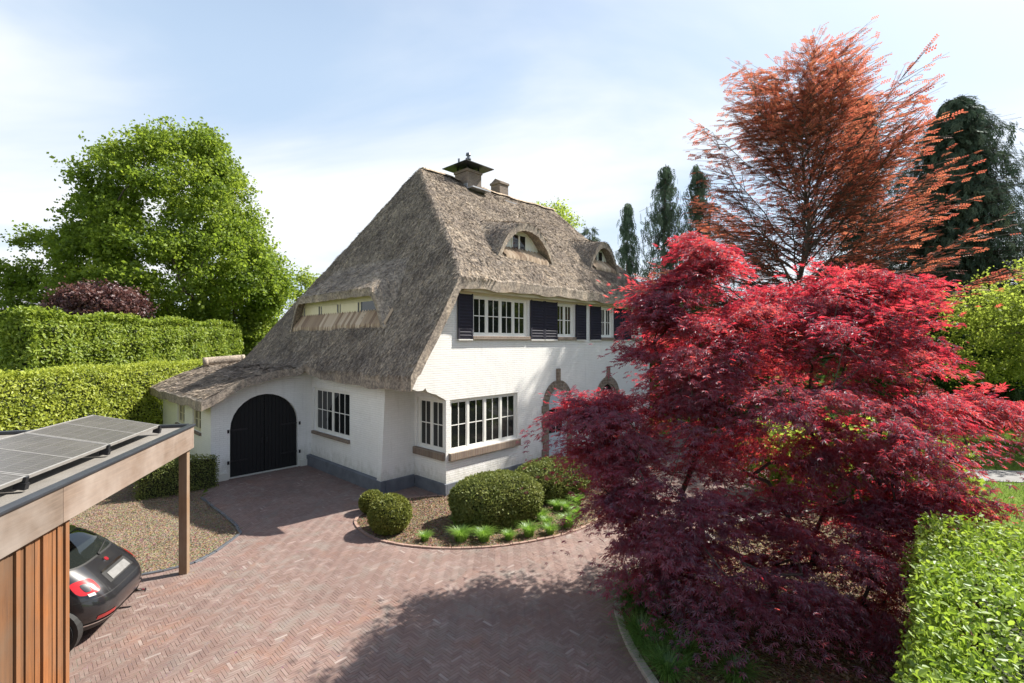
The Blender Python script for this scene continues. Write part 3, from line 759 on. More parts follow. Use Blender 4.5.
def strands(name, n, urange, vrange, zf, ok, parent, lift=0.004, length=0.125, width=0.014):
    u = rng.uniform(*urange, n * 2); v = rng.uniform(*vrange, n * 2)
    m = ok(u, v); u, v = u[m][:n], v[m][:n]; e = 0.06
    gx = (zf(u + e, v) - zf(u - e, v)) / (2 * e); gy = (zf(u, v + e) - zf(u, v - e)) / (2 * e)
    Nn = unit(np.column_stack([-gx, -gy, np.ones_like(gx)])); D = -np.column_stack([gx, gy, gx ** 2 + gy ** 2]); D = unit(D + 1e-6)
    D = unit(D + rng.normal(size=D.shape) * 0.17 + Nn * 0.03)
    P = np.column_stack([u, v, zf(u, v)]) + Nn * (lift + 0.012 * rng.random(len(u)))[:, None]
    S = length * rng.uniform(.5, 1.4, len(u))
    w = width / length
    tm = (np.array([(0, -w, -.02), (1, -w * .5, 0.0), (1, w * .5, 0.0), (0, w, -.02)]), [(0, 1, 2, 3)])
    r = 0.48 + 0.26 * rng.normal(size=len(u))
    return foliage(name, P, unit(Nn + rng.normal(size=D.shape) * .16), D, S, tm, M_THATCH, parent, rnd=r)
area_ok = lambda u, v: (((u > -1.40) & (v < 8.5) & (v > -.36)) | ((u <= -1.40) & (u > -4.45) & (v > 5.87) & (v < 13.0)) | ((u > -1.5) & (u < 1.6) & (v < 12.2)))
strands('thatch_straw', 140000, (-4.55, 12.35), (-.44, 13.0), Rf, area_ok, roof)

# eyebrow dormers -------------------------------------------------
def dormer(axis, c, W, tw, rise, over, flat, lights, kslope=0.12, apron=.5):
    """axis 'u': on the front slope (t = v); axis 'v': on the left slope (t = u)"""
    if axis == 'u': RR = lambda a, t: Rf(c + a, t); pt = lambda a, t, z: (c + a, t, z)
    else: RR = lambda a, t: Rf(t, c + a); pt = lambda a, t, z: (t, c + a, z)
    zs = float(RR(np.array(0.), np.array(tw))) + 0.03
    tl = tw - over
    def B(x):
        x = np.abs(x)
        if flat: return sstep((1.18 - x) / 0.36)
        return np.where(x < 1.6, 1 - np.clip(x / 1.18, 0, 1.6) ** 2.3, -1)
    Lz = lambda a: (zs - 0.75 + (rise + 0.75 + 0.30) * B(a / W)) if flat else (zs - .1 + (rise + .1 + .26) * B(a / W))
    def zf(a, t):
        a = np.asarray(a, float); t = np.asarray(t, float)
        return smax(RR(a, t) - 0.05, Lz(a) + kslope * (t - tl), 0.22)
    a_ = np.linspace(-1.7 * W, 1.7 * W, 61); t_ = np.linspace(tl, tl + 4.2 * rise + 1.2, 40)
    AA, TT_ = np.meshgrid(a_, t_, indexing='ij'); Z = zf(AA, TT_) + rng.normal(size=AA.shape) * 0.01
    over_ = (Z - RR(AA, TT_)) > -0.035
    m = over_[:-1, :-1] | over_[1:, :-1] | over_[:-1, 1:] | over_[1:, 1:]
    o = shell('dormer_hood', a_, t_, Z, Z - 0.27, m, M_THATCH, None)
    me = o.data; co = np.zeros(len(me.vertices) * 3, dtype=np.float32); me.vertices.foreach_get('co', co); co = co.reshape(-1, 3)
    co2 = np.array([pt(*p) for p in co]); me.vertices.foreach_set('co', co2.astype(np.float32).ravel()); me.update()
    o.parent = roof
    # straw on the hood
    if axis == 'u':
        zg = lambda u, v: zf(u - c, v); okf = lambda u, v: (zg(u, v) > Rf(u, v) + 0.02)
        strands('thatch_straw', 3500, (c - 1.6 * W, c + 1.6 * W), (tl, t_[-1]), zg, okf, o)
    else:
        zg = lambda u, v: zf(v - c, u); okf = lambda u, v: (zg(u, v) > Rf(u, v) + 0.02)
        strands('thatch_straw', 3500, (tl, t_[-1]), (c - 1.5 * W, c + 1.5 * W), zg, okf, o)
    # window board under the hood
    top = lambda a: float(Lz(np.array(a)) + kslope * (tw - tl)) - 0.24
    hw = W * (1.10 if flat else 0.98)
    arr = [(-hw + 2 * hw * i / 24) for i in range(25)]
    loop = [pt(-hw, tw, zs - .3), pt(hw, tw, zs - .3)] + [pt(a, tw, max(zs - .25, top(a))) for a in reversed(arr)]
    off = pt(0, 0.06, 0); off = (off[0] - pt(0, 0, 0)[0], off[1] - pt(0, 0, 0)[1], 0)
    mb = MB(); mb.prism(loop, off)
    win = mb.build('dormer_window', M_WHITE if not flat else M_CREAM, roof)
    for (a0, a1, dark) in lights:
        z0 = zs + 0.09
        st = [a0 + (a1 - a0) * i / 8 for i in range(9)]
        lp = [pt(a0, tw - 0.012, z0), pt(a1, tw - 0.012, z0)] + [pt(a, tw - 0.012, max(z0 + .02, min(top(a) - 0.07, zs + rise - 0.1))) for a in reversed(st)]
        q = MB(); q.prism(lp, tuple(-x * 0.1 for x in off)); q.build('pane', M_GLASS if dark else M_PALEPANE, win)
    for a0, a1, dark in lights:                                       # beads round each light
        q = MB()
        for a in (a0, a1):
            zt = max(zs + .12, min(top(a) - .06, zs + rise - .1))
            p = [pt(a - .02, tw - .03, zs + .06), pt(a + .02, tw - .03, zs + .06), pt(a + .02, tw - .03, zt), pt(a - .02, tw - .03, zt)]
            q.prism(p, tuple(x * 0.3 for x in off))
        q.parts('glazing_bar', M_PLINTH if flat else M_WHITE, win)
    # ribbed clay apron below the window
    q = MB(); nrib = int(2 * hw / 0.17)
    for i in range(nrib):
        a0 = -hw + 2 * hw * i / nrib; a1 = a0 + 2 * hw / nrib * 0.93
        up = zs + 0.06; dn = float(RR(np.array((a0 + a1) / 2), np.array(tw - apron))) + 0.10
        am = (a0 + a1) / 2
        for k0, k1, h0, h1 in ((a0, am, 0, .08), (am, a1, .08, 0)):
            q.add([pt(k0, tw - .02, up + h0), pt(k1, tw - .02, up + h1), pt(k1, tw - apron, dn + h1), pt(k0, tw - apron, dn + h0),
                   pt(k1, tw - apron, dn - .09), pt(k0, tw - apron, dn - .09)], [(0, 1, 2, 3), (3, 2, 4, 5)], random.random())
    q.build('tile_apron', M_TILE, win)
M_PALEPANE = simple('cream_blind', (0.66, 0.60, 0.40), (0.60, 0.54, 0.35), 3, 0.35, bs=0.05)
dormer('u', 4.32, 1.18, 1.14, 0.70, 0.48, False, [(-0.36, -0.02, True), (0.02, 0.36, True)], kslope=.2)
dormer('u', 9.9, 0.86, 1.40, 0.60, 0.42, False, [(-0.42, -0.05, True), (0.05, 0.42, True)], kslope=.2)
dormer('v', 5.45, 3.15, -0.42, 0.50, 0.34, True, [(-2.8, -1.55, True), (-1.35, -.1, False), (.1, 1.35, False), (1.55, 2.8, False)], kslope=0.75, apron=.30)

# ridge capping, hip rolls -----------------------------------------
mb = MB()
us = np.linspace(3.55, 12.4, 26)
def crest(u):
    vs = np.linspace(4.5, 8.5, 161); z = Rf(np.full_like(vs, u), vs); i = int(np.argmax(z)); return vs[i], z[i]
pts = [crest(u) for u in us]
for k in range(len(us) - 1):
    for s in range(6):
        a0, a1 = math.pi * (s / 6), math.pi * ((s + 1) / 6); w, h = 0.30, 0.13
        def q(u, c, a): return (u, c[0] - math.cos(a) * w, c[1] - 0.10 + math.sin(a) * h)
        mb.add([q(us[k], pts[k], a0), q(us[k + 1], pts[k + 1], a0), q(us[k + 1], pts[k + 1], a1), q(us[k], pts[k], a1)], [(0, 1, 2, 3)], 0.8 + .2 * random.random())
mb.prism([(us[0], pts[0][0] - .3, pts[0][1] - .1), (us[0], pts[0][0] - .15, pts[0][1] + .02), (us[0], pts[0][0] + .15, pts[0][1] + .02), (us[0], pts[0][0] + .3, pts[0][1] - .1)], (-.06, 0, 0), 0.9)
mb.build('ridge_capping', M_THATCH, roof)
mb = MB()                                                   # rounded roll where the catslide meets the rear hip
for i in range(10):
    mb.tube((-1.2 - .16 * i, 12.7, 3.62 - .01 * i), (-1.36 - .16 * i, 12.72, 3.61 - .01 * i), 0.20, 0.20, 10, 0.6, cap=(i in (0, 9)))
mb.build('ridge_roll', M_THATCH, roof, smooth=True)

# walls --------------------------------------------------------------
def wall_add(mb, O, d, inn, poly, holes=(), depth=0.16):
    P = lambda s, z, k=0.0: (O[0] + d[0] * s + inn[0] * k, O[1] + d[1] * s + inn[1] * k, z)
    loops = [[Vector((s, z, 0)) for s, z in poly]] + [[Vector((s, z, 0)) for s, z in h] for h in holes]
    flat = [p for lp in loops for p in lp]
    tri = tessellate_polygon(loops)
    mb.add([P(p.x, p.y) for p in flat], [tuple(t) for t in tri], 0.5, [(p.x, p.y) for p in flat])
    for h in holes:
        n = len(h)
        for i in range(n):
            (s0, z0), (s1, z1) = h[i], h[(i + 1) % n]
            mb.add([P(s0, z0), P(s1, z1), P(s1, z1, depth), P(s0, z0, depth)], [(0, 1, 2, 3)], 0.5,
                   [(s0, z0), (s1, z1), (s1 + depth, z1), (s0 + depth, z0)])
def rect(s0, s1, z0, z1): return [(s0, z0), (s1, z0), (s1, z1), (s0, z1)]
def arch(s0, s1, z0, zs, n=14):
    c, r = (s0 + s1) / 2, (s1 - s0) / 2
    return [(s0, z0), (s1, z0)] + [(c + r * math.cos(math.pi * i / n), zs + r * math.sin(math.pi * i / n)) for i in range(n + 1)]

GW = (0.15, 3.02, 1.20, 2.72)                     # ground floor front window
UPW = [(1.03, 3.52, 4.57, 5.80), (5.16, 6.16, 4.57, 5.80), (8.02, 8.92, 4.57, 5.80), (10.45, 11.35, 4.57, 5.80)]
DOORS = [(4.62, 5.72, 0.10, 2.15), (7.95, 9.15, 0.10, 2.05)]
wmb = MB()
scal = [(-1.28, 3.36), (-1.28, 3.20), (-1.15, 3.12), (-0.98, 3.06), (-0.80, 3.06), (-0.72, 3.12), (-0.66, 3.02), (-0.52, 2.96), (-0.36, 2.92), (-0.22, 2.84), (-0.10, 2.78), (0, 2.72)]
fpoly = [(0, 0), (12.2, 0), (12.2, 6.02), (0.36, 6.02)] + scal[:-1] + [(0, 2.72)]
holes = [rect(*GW)] + [rect(*w) for w in UPW] + [arch(*d_) for d_ in DOORS]
wall_add(wmb, (0, 0), (1, 0), (0, 1), fpoly, holes, 0.14)
# underside and return of the corbelled gable wing over the corner window
for (s0, z0), (s1, z1) in zip(scal[1:], scal[2:]):
    wmb.add([(s0, 0, z0), (s1, 0, z1), (s1, .28, z1), (s0, .28, z0)], [(0, 1, 2, 3)], .5, [(s0, 0), (s1, 0), (s1, .28), (s0, .28)])
wmb.add([(s, .28, z) for s, z in [(0, 2.72), (0.4, 6.0)] + scal[:-1]], [tuple(t) for t in tessellate_polygon([[Vector((s, z, 0)) for s, z in [(0, 2.72), (0.4, 6.0)] + scal[:-1]]])], .5)
wall_add(wmb, (0, 1.5), (0, -1), (1, 0), [(0, 0), (1.5, 0), (1.5, 3.3), (0, 3.4)], [rect(0.12, 1.38, 1.22, 2.72)], 0.14)
wall_add(wmb, (-1.04, 1.5), (1, 0), (0, 1), rect(0, 1.04, 0, 3.5))
wall_add(wmb, (-1.04, 6.35), (0, -1), (1, 0), rect(0, 4.85, 0, 3.6), [rect(0.24, 2.78, 1.25, 2.78)], 0.14)
GAR = (-3.66, -1.50, 0.02, 1.56)
gtop = [(-1.04, 3.35), (-1.8, 3.32), (-2.6, 3.24), (-3.4, 2.98), (-4.2, 2.56)]
wall_add(wmb, (0, 6.35), (1, 0), (0, 1), [(-4.2, 0), (-1.04, 0)] + gtop, [arch(*GAR)], 0.22)
LW = [(1.05, 2.05, 1.42, 2.18), (3.1, 4.1, 1.42, 2.18)]
wall_add(wmb, (-4.2, 6.35), (0, 1), (1, 0), rect(0, 6.4, 0, 2.45), [rect(*w) for w in LW], 0.12)
wall_add(wmb, (-4.2, 12.75), (1, 0), (0, -1), [(0, 0), (3.2, 0), (3.2, 3.4), (1.6, 3.2), (0, 2.45)])
wall_add(wmb, (-1.0, 12.0), (1, 0), (0, -1), rect(0, 13.2, 0, 3.3))
gab = [(0, 0), (12, 0), (12, 3.3), (6.0, 11.2), (5.6, 11.0), (0, 6.0)]
wall_add(wmb, (12.2, 0), (0, 1), (-1, 0), gab)
# stone-like buttress at the corner of the left wall and the bases of the garage arch
for s0, s1 in ((1.5, 1.72),):
    wmb.add([(-1.04, s0, 2.9), (-1.20, s0, 0), (-1.04, s0, 0), (-1.04, s1, 2.9), (-1.20, s1, 0), (-1.04, s1, 0)], [(0, 1, 2), (3, 5, 4), (0, 3, 4, 1)], .5,
            [(0, 2.9), (.1, 0), (0, 0), (.3, 2.9), (.3, 0), (.3, 0)])
for s0, s1 in ((-4.26, -3.72), (-1.44, -1.02)):
    M = Matrix.Identity(4); wmb.box(s0, s1, 6.27, 6.349, 0, 0.22, M, .5)
wall = wmb.build('wall', M_WALL, house)
pb = MB()
pb.box(-1.21, -1.04, 1.47, 6.349, -.02, 0.36); pb.box(-1.039, -0.06, 1.42, 1.499, -.02, 0.36)
pb.box(-0.06, 0.0, -0.05, 1.419, -.02, 0.34); pb.box(0.001, 4.3, -0.05, -0.001, -.02, 0.34); pb.box(6.1, 7.6, -.05, -.001, -.02, .34); pb.box(9.5, 12.2, -.05, -.001, -.02, .34)
pb.box(-4.27, -4.201, 6.30, 12.7, -.02, 0.16)
pb.parts('plinth', M_PLINTH, house, bevel=0.008)
fb = MB(); fb.box(0.40, 12.2, -0.30, -0.002, 5.86, 5.99); fb.box(0.40, 12.2, -.07, -.001, 5.80, 5.859)
fb.parts('fascia', M_CREAM, house)

def window(parent, O, d, inn, s0, s1, z0, z1, lights, cols, rows, k=0.06, fw=0.065, mw=0.055, bar=0.026, mat=None, glass=None, sill=None):
    """frame (the window part) with panes and sill as its own parts; k is the set-back from the wall face"""
    mat = mat or M_WHITE; glass = glass or M_GLASS
    dx, ix = Vector((d[0], d[1], 0)), Vector((inn[0], inn[1], 0)); o = Vector((O[0], O[1], 0))
    M = Matrix(((dx.x, ix.x, 0, o.x), (dx.y, ix.y, 0, o.y), (0, 0, 1, 0), (0, 0, 0, 1)))
    mb = MB()
    B = lambda a, b, c_, e, kk0, kk1: mb.box(a, b, kk0, kk1, c_, e, M)
    B(s0, s1, z0, z0 + fw, k, k + .07); B(s0, s1, z1 - fw, z1, k, k + .07)
    B(s0, s0 + fw, z0 + fw, z1 - fw, k, k + .07); B(s1 - fw, s1, z0 + fw, z1 - fw, k, k + .07)
    a0, a1 = s0 + fw, s1 - fw; lw = (a1 - a0 - mw * (lights - 1)) / lights
    for i in range(lights):
        l0 = a0 + i * (lw + mw); l1 = l0 + lw
        if i: B(l0 - mw, l0, z0 + fw, z1 - fw, k + .004, k + .07)
        sf = 0.04
        B(l0, l1, z0 + fw, z0 + fw + sf, k + .015, k + .06); B(l0, l1, z1 - fw - sf, z1 - fw, k + .015, k + .06)
        B(l0, l0 + sf, z0 + fw + sf, z1 - fw - sf, k + .015, k + .06); B(l1 - sf, l1, z0 + fw + sf, z1 - fw - sf, k + .015, k + .06)
        b0, b1, c0, c1 = l0 + sf, l1 - sf, z0 + fw + sf, z1 - fw - sf
        for c in range(1, cols):
            x = b0 + (b1 - b0) * c / cols; B(x - bar / 2, x + bar / 2, c0, c1, k + .022, k + .05)
        for r in range(1, rows):
            z = c0 + (c1 - c0) * r / rows
            for c in range(cols):
                x0 = b0 + (b1 - b0) * c / cols + (bar / 2 if c else 0); x1 = b0 + (b1 - b0) * (c + 1) / cols - (bar / 2 if c < cols - 1 else 0)
                B(x0, x1, z - bar / 2, z + bar / 2, k + .024, k + .05)
    w = mb.build('window', mat, parent)
    for i in range(lights):
        l0 = a0 + i * (lw + mw); g = MB(); g.box(l0 + .01, l0 + lw - .01, k + .036, k + .046, z0 + fw + .01, z1 - fw - .01, M @ (Matrix.Translation((0, 0, 0)) @ Matrix.Rotation(0, 4, 'Z')))
        g.build('pane', glass, w)
    if sill:
        sm, p, h, e = sill
        q = MB(); q.box(s0 - e, s1 + e, -p, k + .05, z0 - h, z0 - .004, M); q.build('sill', sm, w, bevel=0.01)
    return w
FR = ((0, 0), (1, 0), (0, 1))
window(house, *FR, GW[0], GW[1], GW[2], GW[3], 4, 2, 2, sill=(M_SILL, .10, .22, .06))
window(house, (0, 1.5), (0, -1), (1, 0), 0.12, 1.36, 1.22, 2.72, 2, 2, 2, sill=(M_SILL, .10, .22, .10))
for i, w in enumerate(UPW):
    window(house, *FR, *w, (4, 2, 2, 2)[i], (2, 2, 2, 2)[i], 2, sill=(M_SILL, .09, .11, .06))
window(house, (-1.04, 6.35), (0, -1), (1, 0), 0.24, 2.78, 1.25, 2.78, 2, 3, 2, sill=(M_SILL, .09, .11, .04))
for w in LW:
    window(house, (-4.2, 6.35), (0, 1), (1, 0), *w, 2, 2, 2, k=.04, fw=.05, mat=M_CREAM, sill=(M_SILL, .07, .09, .04))

def shutter(u0, u1, z0=4.47, z1=5.82):
    mb = MB(); y = -0.07
    mb.box(u0, u1, y + .012, y + .04, z0, z1)
    for a, b in ((u0, u0 + .06), (u1 - .06, u1)): mb.box(a, b, y - .004, y + .011, z0, z1)
    n = 13
    for i in range(n):
        za = z0 + .05 + (z1 - z0 - .1) * i / n; zb = za + (z1 - z0 - .1) / n * .82
        mb.add([(u0 + .06, y + .008, za), (u1 - .06, y + .008, za), (u1 - .06, y - .006, zb - .02), (u0 + .06, y - .006, zb - .02), (u1 - .06, y + .008, zb), (u0 + .06, y + .008, zb)], [(0, 1, 2, 3), (3, 2, 4, 5)])
    s = mb.build('shutter', M_SHUT, house)
    q = MB(); q.box(u0 + .01, u1 - .01, y - .012, y + .045, z0 - .035, z0 - .002); q.build('shutter_rail', M_WHITE, s)
for a, b in ((0.40, 0.98), (3.62, 4.34), (4.36, 5.08), (6.24, 6.90), (7.22, 7.94), (9.0, 9.62), (9.72, 10.38), (11.43, 12.05)): shutter(a, b)

# arched doors with stone surrounds
def arch_ring(u0, u1, z0, zs, w, y0, y1, name, mat, key=0.0):
    mb = MB(); c, r = (u0 + u1) / 2, (u1 - u0) / 2; n = 13; R2 = r + w
    def seg(p, q, rr):
        vs = [(p[0][0], y, p[0][1]) for y in (y0, y1)] + [(p[1][0], y, p[1][1]) for y in (y0, y1)] + [(q[0][0], y, q[0][1]) for y in (y0, y1)] + [(q[1][0], y, q[1][1]) for y in (y0, y1)]
        mb.add(vs, [(0, 2, 6, 4), (1, 5, 7, 3), (0, 4, 5, 1), (2, 3, 7, 6), (0, 1, 3, 2), (4, 6, 7, 5)], rr)
    for i in range(n):
        a, b = math.pi * i / n + .012, math.pi * (i + 1) / n - .012
        pa = ((c + r * math.cos(a), zs + r * math.sin(a)), (c + R2 * math.cos(a), zs + R2 * math.sin(a)))
        pb_ = ((c + r * math.cos(b), zs + r * math.sin(b)), (c + R2 * math.cos(b), zs + R2 * math.sin(b)))
        seg(pa, pb_, None)
    k = 8
    for i in range(k):
        za, zb = z0 + (zs - z0) * i / k, z0 + (zs - z0) * (i + 1) / k - .008
        e = .06 if i % 2 else 0
        mb.box(u0 - w - e, u0, y0, y1, za, zb); mb.box(u1, u1 + w + e, y0, y1, za, zb)
    if key: mb.box(c - .09, c + .09, y0 - .03, y1, zs + R2 - .02, zs + R2 + key)
    return mb.build(name, mat, house, bevel=0.006)
for u0, u1, z0, zs in DOORS:
    arch_ring(u0, u1, z0, zs, 0.30, -0.05, -0.001, 'door_surround', M_STONE, 0.42)
    lp = [(s, .10, z) for s, z in arch(u0, u1, z0, zs)]
    dm = M_DOORPAINT = MATS.get('pale_blue_door_paint') or simple('pale_blue_door_paint', (0.56, 0.62, 0.66), (0.48, 0.54, 0.58), 4, 0.4)
    mb = MB(); mb.prism(lp, (0, .05, 0)); dr = mb.build('door', dm if u0 < 6 else M_BLACKD, house)
    c = (u0 + u1) / 2
    q = MB(); q.box(u0 + .16, c - .03, .085, .0995, 1.1, 1.95); q.box(c + .03, u1 - .16, .085, .0995, 1.1, 1.95); q.parts('pane', M_GLASS, dr)
    q = MB(); q.box(u0 + .10, u1 - .10, .088, .0995, .22, .9); q.build('door_panel', dm if u0 < 6 else M_BLACKD, dr)
    q = MB(); q.tube((c + .3, .02, 1.05), (c + .3, .10, 1.05), .018, .018); q.tube((c + .18, .03, 1.05), (c + .32, .03, 1.05), .014, .014); q.build('handle', M_ZINC, dr)
    q = MB(); q.box(u0 - .35, u1 + .35, -.55, -.051, -.02, .10); q.build('doorstep', M_PLINTH, house, bevel=.01)

# garage doors: vertical black boards in two leaves
u0, u1, z0, zs = GAR; c = (u0 + u1) / 2; r = (u1 - u0) / 2
for a, b in ((u0, c - .006), (c + .006, u1)):
    mb = MB(); n = 9
    for i in range(n):
        x0 = a + (b - a) * i / n; x1 = a + (b - a) * (i + 1) / n - .008
        top = lambda x: zs + math.sqrt(max(0, r * r - (x - c) ** 2))
        mb.prism([(x0, 6.47, 0.03), (x1, 6.47, 0.03), (x1, 6.47, top(x1)), ((x0 + x1) / 2, 6.47, top((x0 + x1) / 2)), (x0, 6.47, top(x0))], (0, .05, 0))
    g = mb.build('garage_door', M_BLACKD, house)
    q = MB()
    for z in (.5, 1.5):
        hx = a if a == u0 else b; s = 1 if a == u0 else -1
        q.box(min(hx, hx + s * .55), max(hx, hx + s * .55), 6.452, 6.468, z, z + .05); q.box(hx - s * .05 - .03, hx - s * .05 + .03, 6.33, 6.348, z - .03, z + .08)
    q.parts('hinge', M_STEEL, g)
    q = MB(); q.box((b - .10) if a == u0 else (a + .05), (b - .05) if a == u0 else (a + .10), 6.44, 6.468, 1.0, 1.16); q.build('handle', M_STEEL, g)

# chimneys
def chimney(u, v, su, sv, z0, z1, cap):
    mb = MB(); mb.box(u - su / 2, u + su / 2, v - sv / 2, v + sv / 2, z0, z1)
    mb.box(u - su / 2 - .04, u + su / 2 + .04, v - sv / 2 - .04, v + sv / 2 + .04, z1 + .002, z1 + .12)
    ch = mb.build('chimney', M_CHIM, roof, bevel=.012)
    q = MB(); q.box(u - su / 2 - .12, u + su / 2 + .12, v - sv / 2 - .5, v - sv / 2 - .004, z0 + .55, z0 + .60, Matrix.Translation((0, 0, 0)))
    q.box(u - su / 2 - .03, u - su / 2 - .003, v - sv / 2 - .02, v + sv / 2 + .02, z1 - .95, z1 - .55)
    q.parts('flashing', M_LEAD, ch)
    if cap:
        q = MB()
        for a in (-1, 1):
            for b in (-1, 1): q.box(u + a * (su / 2 - .1) - .03, u + a * (su / 2 - .1) + .03, v + b * (sv / 2 - .1) - .03, v + b * (sv / 2 - .1) + .03, z1 + .122, z1 + .26)
        e = 0.84; zc = z1 + .26
        q.add([(u - e, v - e, zc), (u + e, v - e, zc), (u + e, v + e, zc), (u - e, v + e, zc), (u, v, zc + .20), (u - e, v - e, zc + .03), (u + e, v - e, zc + .03), (u + e, v + e, zc + .03), (u - e, v + e, zc + .03)],
              [(3, 2, 1, 0), (0, 1, 6, 5), (1, 2, 7, 6), (2, 3, 8, 7), (3, 0, 5, 8), (5, 6, 4), (6, 7, 4), (7, 8, 4), (8, 5, 4)])
        q.build('chimney_cowl', M_STEEL, ch)
        q = MB(); q.tube((u + .1, v + .1, zc), (u + .1, v + .1, zc + .75), .07, .07, 12); q.tube((u + .1, v + .1, zc + .50), (u + .1, v + .1, zc + .56), .13, .13, 12); q.tube((u + .1, v + .1, zc + .70), (u + .1, v + .1, zc + .80), .12, .10, 12)
        q.tube((u - .55, v, zc), (u - .55, v, zc + .34), .05, .05, 10); q.parts('flue', M_ZINC, ch)
    else:
        q = MB(); q.prism([(u - su / 2, v - sv / 2, z1 + .124), (u - su / 2, v + sv / 2, z1 + .124), (u - su / 2, v, z1 + .3)], (su, 0, 0)); q.build('chimney_pot', M_CHIM, ch)
chimney(5.95, 5.75, 0.86, 0.86, 10.6, 12.0, True)
chimney(8.35, 6.1, 0.62, 0.62, 10.6, 12.15, False)

# ------------------------------------------------------------------ carport (local frame: X along the front beam away from the camera, Y to the left/inside)
PB = G(190, 572)                                   # foot of the corner post
bd = Vector((-0.270, 0.963))
CROT = math.atan2(bd.y, bd.x)
port = thing('carport', 'flat roofed timber carport with a cedar clad shed end and one corner post', 'carport', (PB[0], PB[1], 0), CROT)
BZ0, BZ1 = 2.35, 2.77
mb = MB(); mb.box(-3.9, .10, -.035, .01, BZ0, BZ1, r=.8); mb.box(-8.2, -3.904, -.035, .01, BZ0, BZ1, r=.5)
mb.box(.055, .10, .012, 5.6, BZ0, BZ1, r=.6)
mb.parts('fascia_beam', M_BEAM, port, bevel=.006)
mb = MB(); mb.box(-.09, .05, .02, .16, -.02, BZ1 - .05, r=.5); mb.build('post', M_POST, port, bevel=.008)
mb = MB(); mb.box(-.09, .05, 5.2, 5.34, -.02, BZ1 - .05, r=.4); mb.build('post', M_POST, port, bevel=.008)
mb = MB(); mb.box(-8.15, .05, .015, 5.55, BZ1 - .07, BZ1 - .012)
mb.build('roof_deck', M_BITUM, port)
mb = MB(); mb.box(-8.2, .13, -.06, .06, BZ1 + .002, BZ1 + .035); mb.box(.03, .13, .062, 5.62, BZ1 + .002, BZ1 + .05); mb.box(-8.2, .028, 5.50, 5.62, BZ1 + .002, BZ1 + .05)
mb.parts('roof_trim', M_TRIM, port, bevel=.006)
# ceiling joists over the car bay
mb = MB()
for i in range(6): mb.box(-.7 - .62 * i, -.62 - .62 * i, .03, 5.5, BZ0 + .12, BZ1 - .075)
mb.parts('joist', M_POST, port)
# clad shed end: upright boards, one mesh, each board its own tint and set-back
SH = -(Vector(PB) - Vector(G(75, 517, BZ0))).length
mb = MB(); x = SH; i = 0
while x > -8.2:
    w = random.choice((.07, .08, .09)); p = random.choice((0, .012, .022)) if i else 0.02
    mb.box(x - w + .013, x, .03 - p, .055, .03, BZ0 - .004, r=(.85 if i == 0 else random.random())); x -= w; i += 1
mb.build('clad_wall', M_CEDAR, port)
mb = MB(); y = .06; i = 0
while y < 5.5:
    mb.box(SH - .03, SH - .006, y, y + .10, .03, BZ1 - .08, r=random.random()); y += .11
mb.build('clad_wall', M_CEDAR, port)
mb = MB(); mb.box(-8.2, .02, 5.40, 5.44, 0.02, BZ1 - .08); mb.build('back_wall', M_POST, port)

# solar panels: a tilted row resting on the deck
def panelmat():
    m, nt, out = newmat('solar_cells')
    v = coords(nt, 'Object')
    sp = nt.nodes.new('ShaderNodeSeparateXYZ'); lk(nt, v, sp.inputs[0])
    def line(c, per, w):
        f = mth(nt, 'FRACT', mth(nt, 'DIVIDE', c, per)); a = mth(nt, 'ABSOLUTE', mth(nt, 'SUBTRACT', f, 0.5)); return mth(nt, 'GREATER_THAN', a, 0.5 - w / per / 2)
    l1 = mth(nt, 'MAXIMUM', line(sp.outputs[0], .0822, .004), line(sp.outputs[1], .1645, .005))
    l2 = line(sp.outputs[1], .0329, .0015)
    c = mixc(nt, mth(nt, 'MULTIPLY', l1, .5), (0.045, 0.043, 0.045), (0.26, 0.25, 0.24))
    c = mixc(nt, mth(nt, 'MULTIPLY', l2, .12), c, (0.3, 0.3, 0.3))
    d = ramp(nt, noise(nt, v, 1.0, 3, .5), [(0.2, (0.10, 0.10, 0.10)), (0.8, (0.30, 0.30, 0.30))])
    c = mixc(nt, d, c, (0.26, 0.235, 0.20))
    princ(nt, out, c, mth(nt, 'ADD', .16, mth(nt, 'MULTIPLY', noise(nt, v, 6, 4), .25)), 0, None, 0.5)
    return m
M_CELL = panelmat(); M_ALU = simple('aluminium_panel_frame', (0.42, 0.40, 0.37), (0.34, 0.32, 0.30), 6, 0.45, 0.5)
PL, PW = 1.65, 1.02; TILT = R_(12.5)
pside = .26
plabels = ['solar panel at the far end of the carport roof row above the corner post', 'second solar panel from the corner post end of the carport roof row',
           'third solar panel along the carport roof row running off the left edge of the photo', 'nearest solar panel on the carport roof row beside the shed end']
panel0 = None
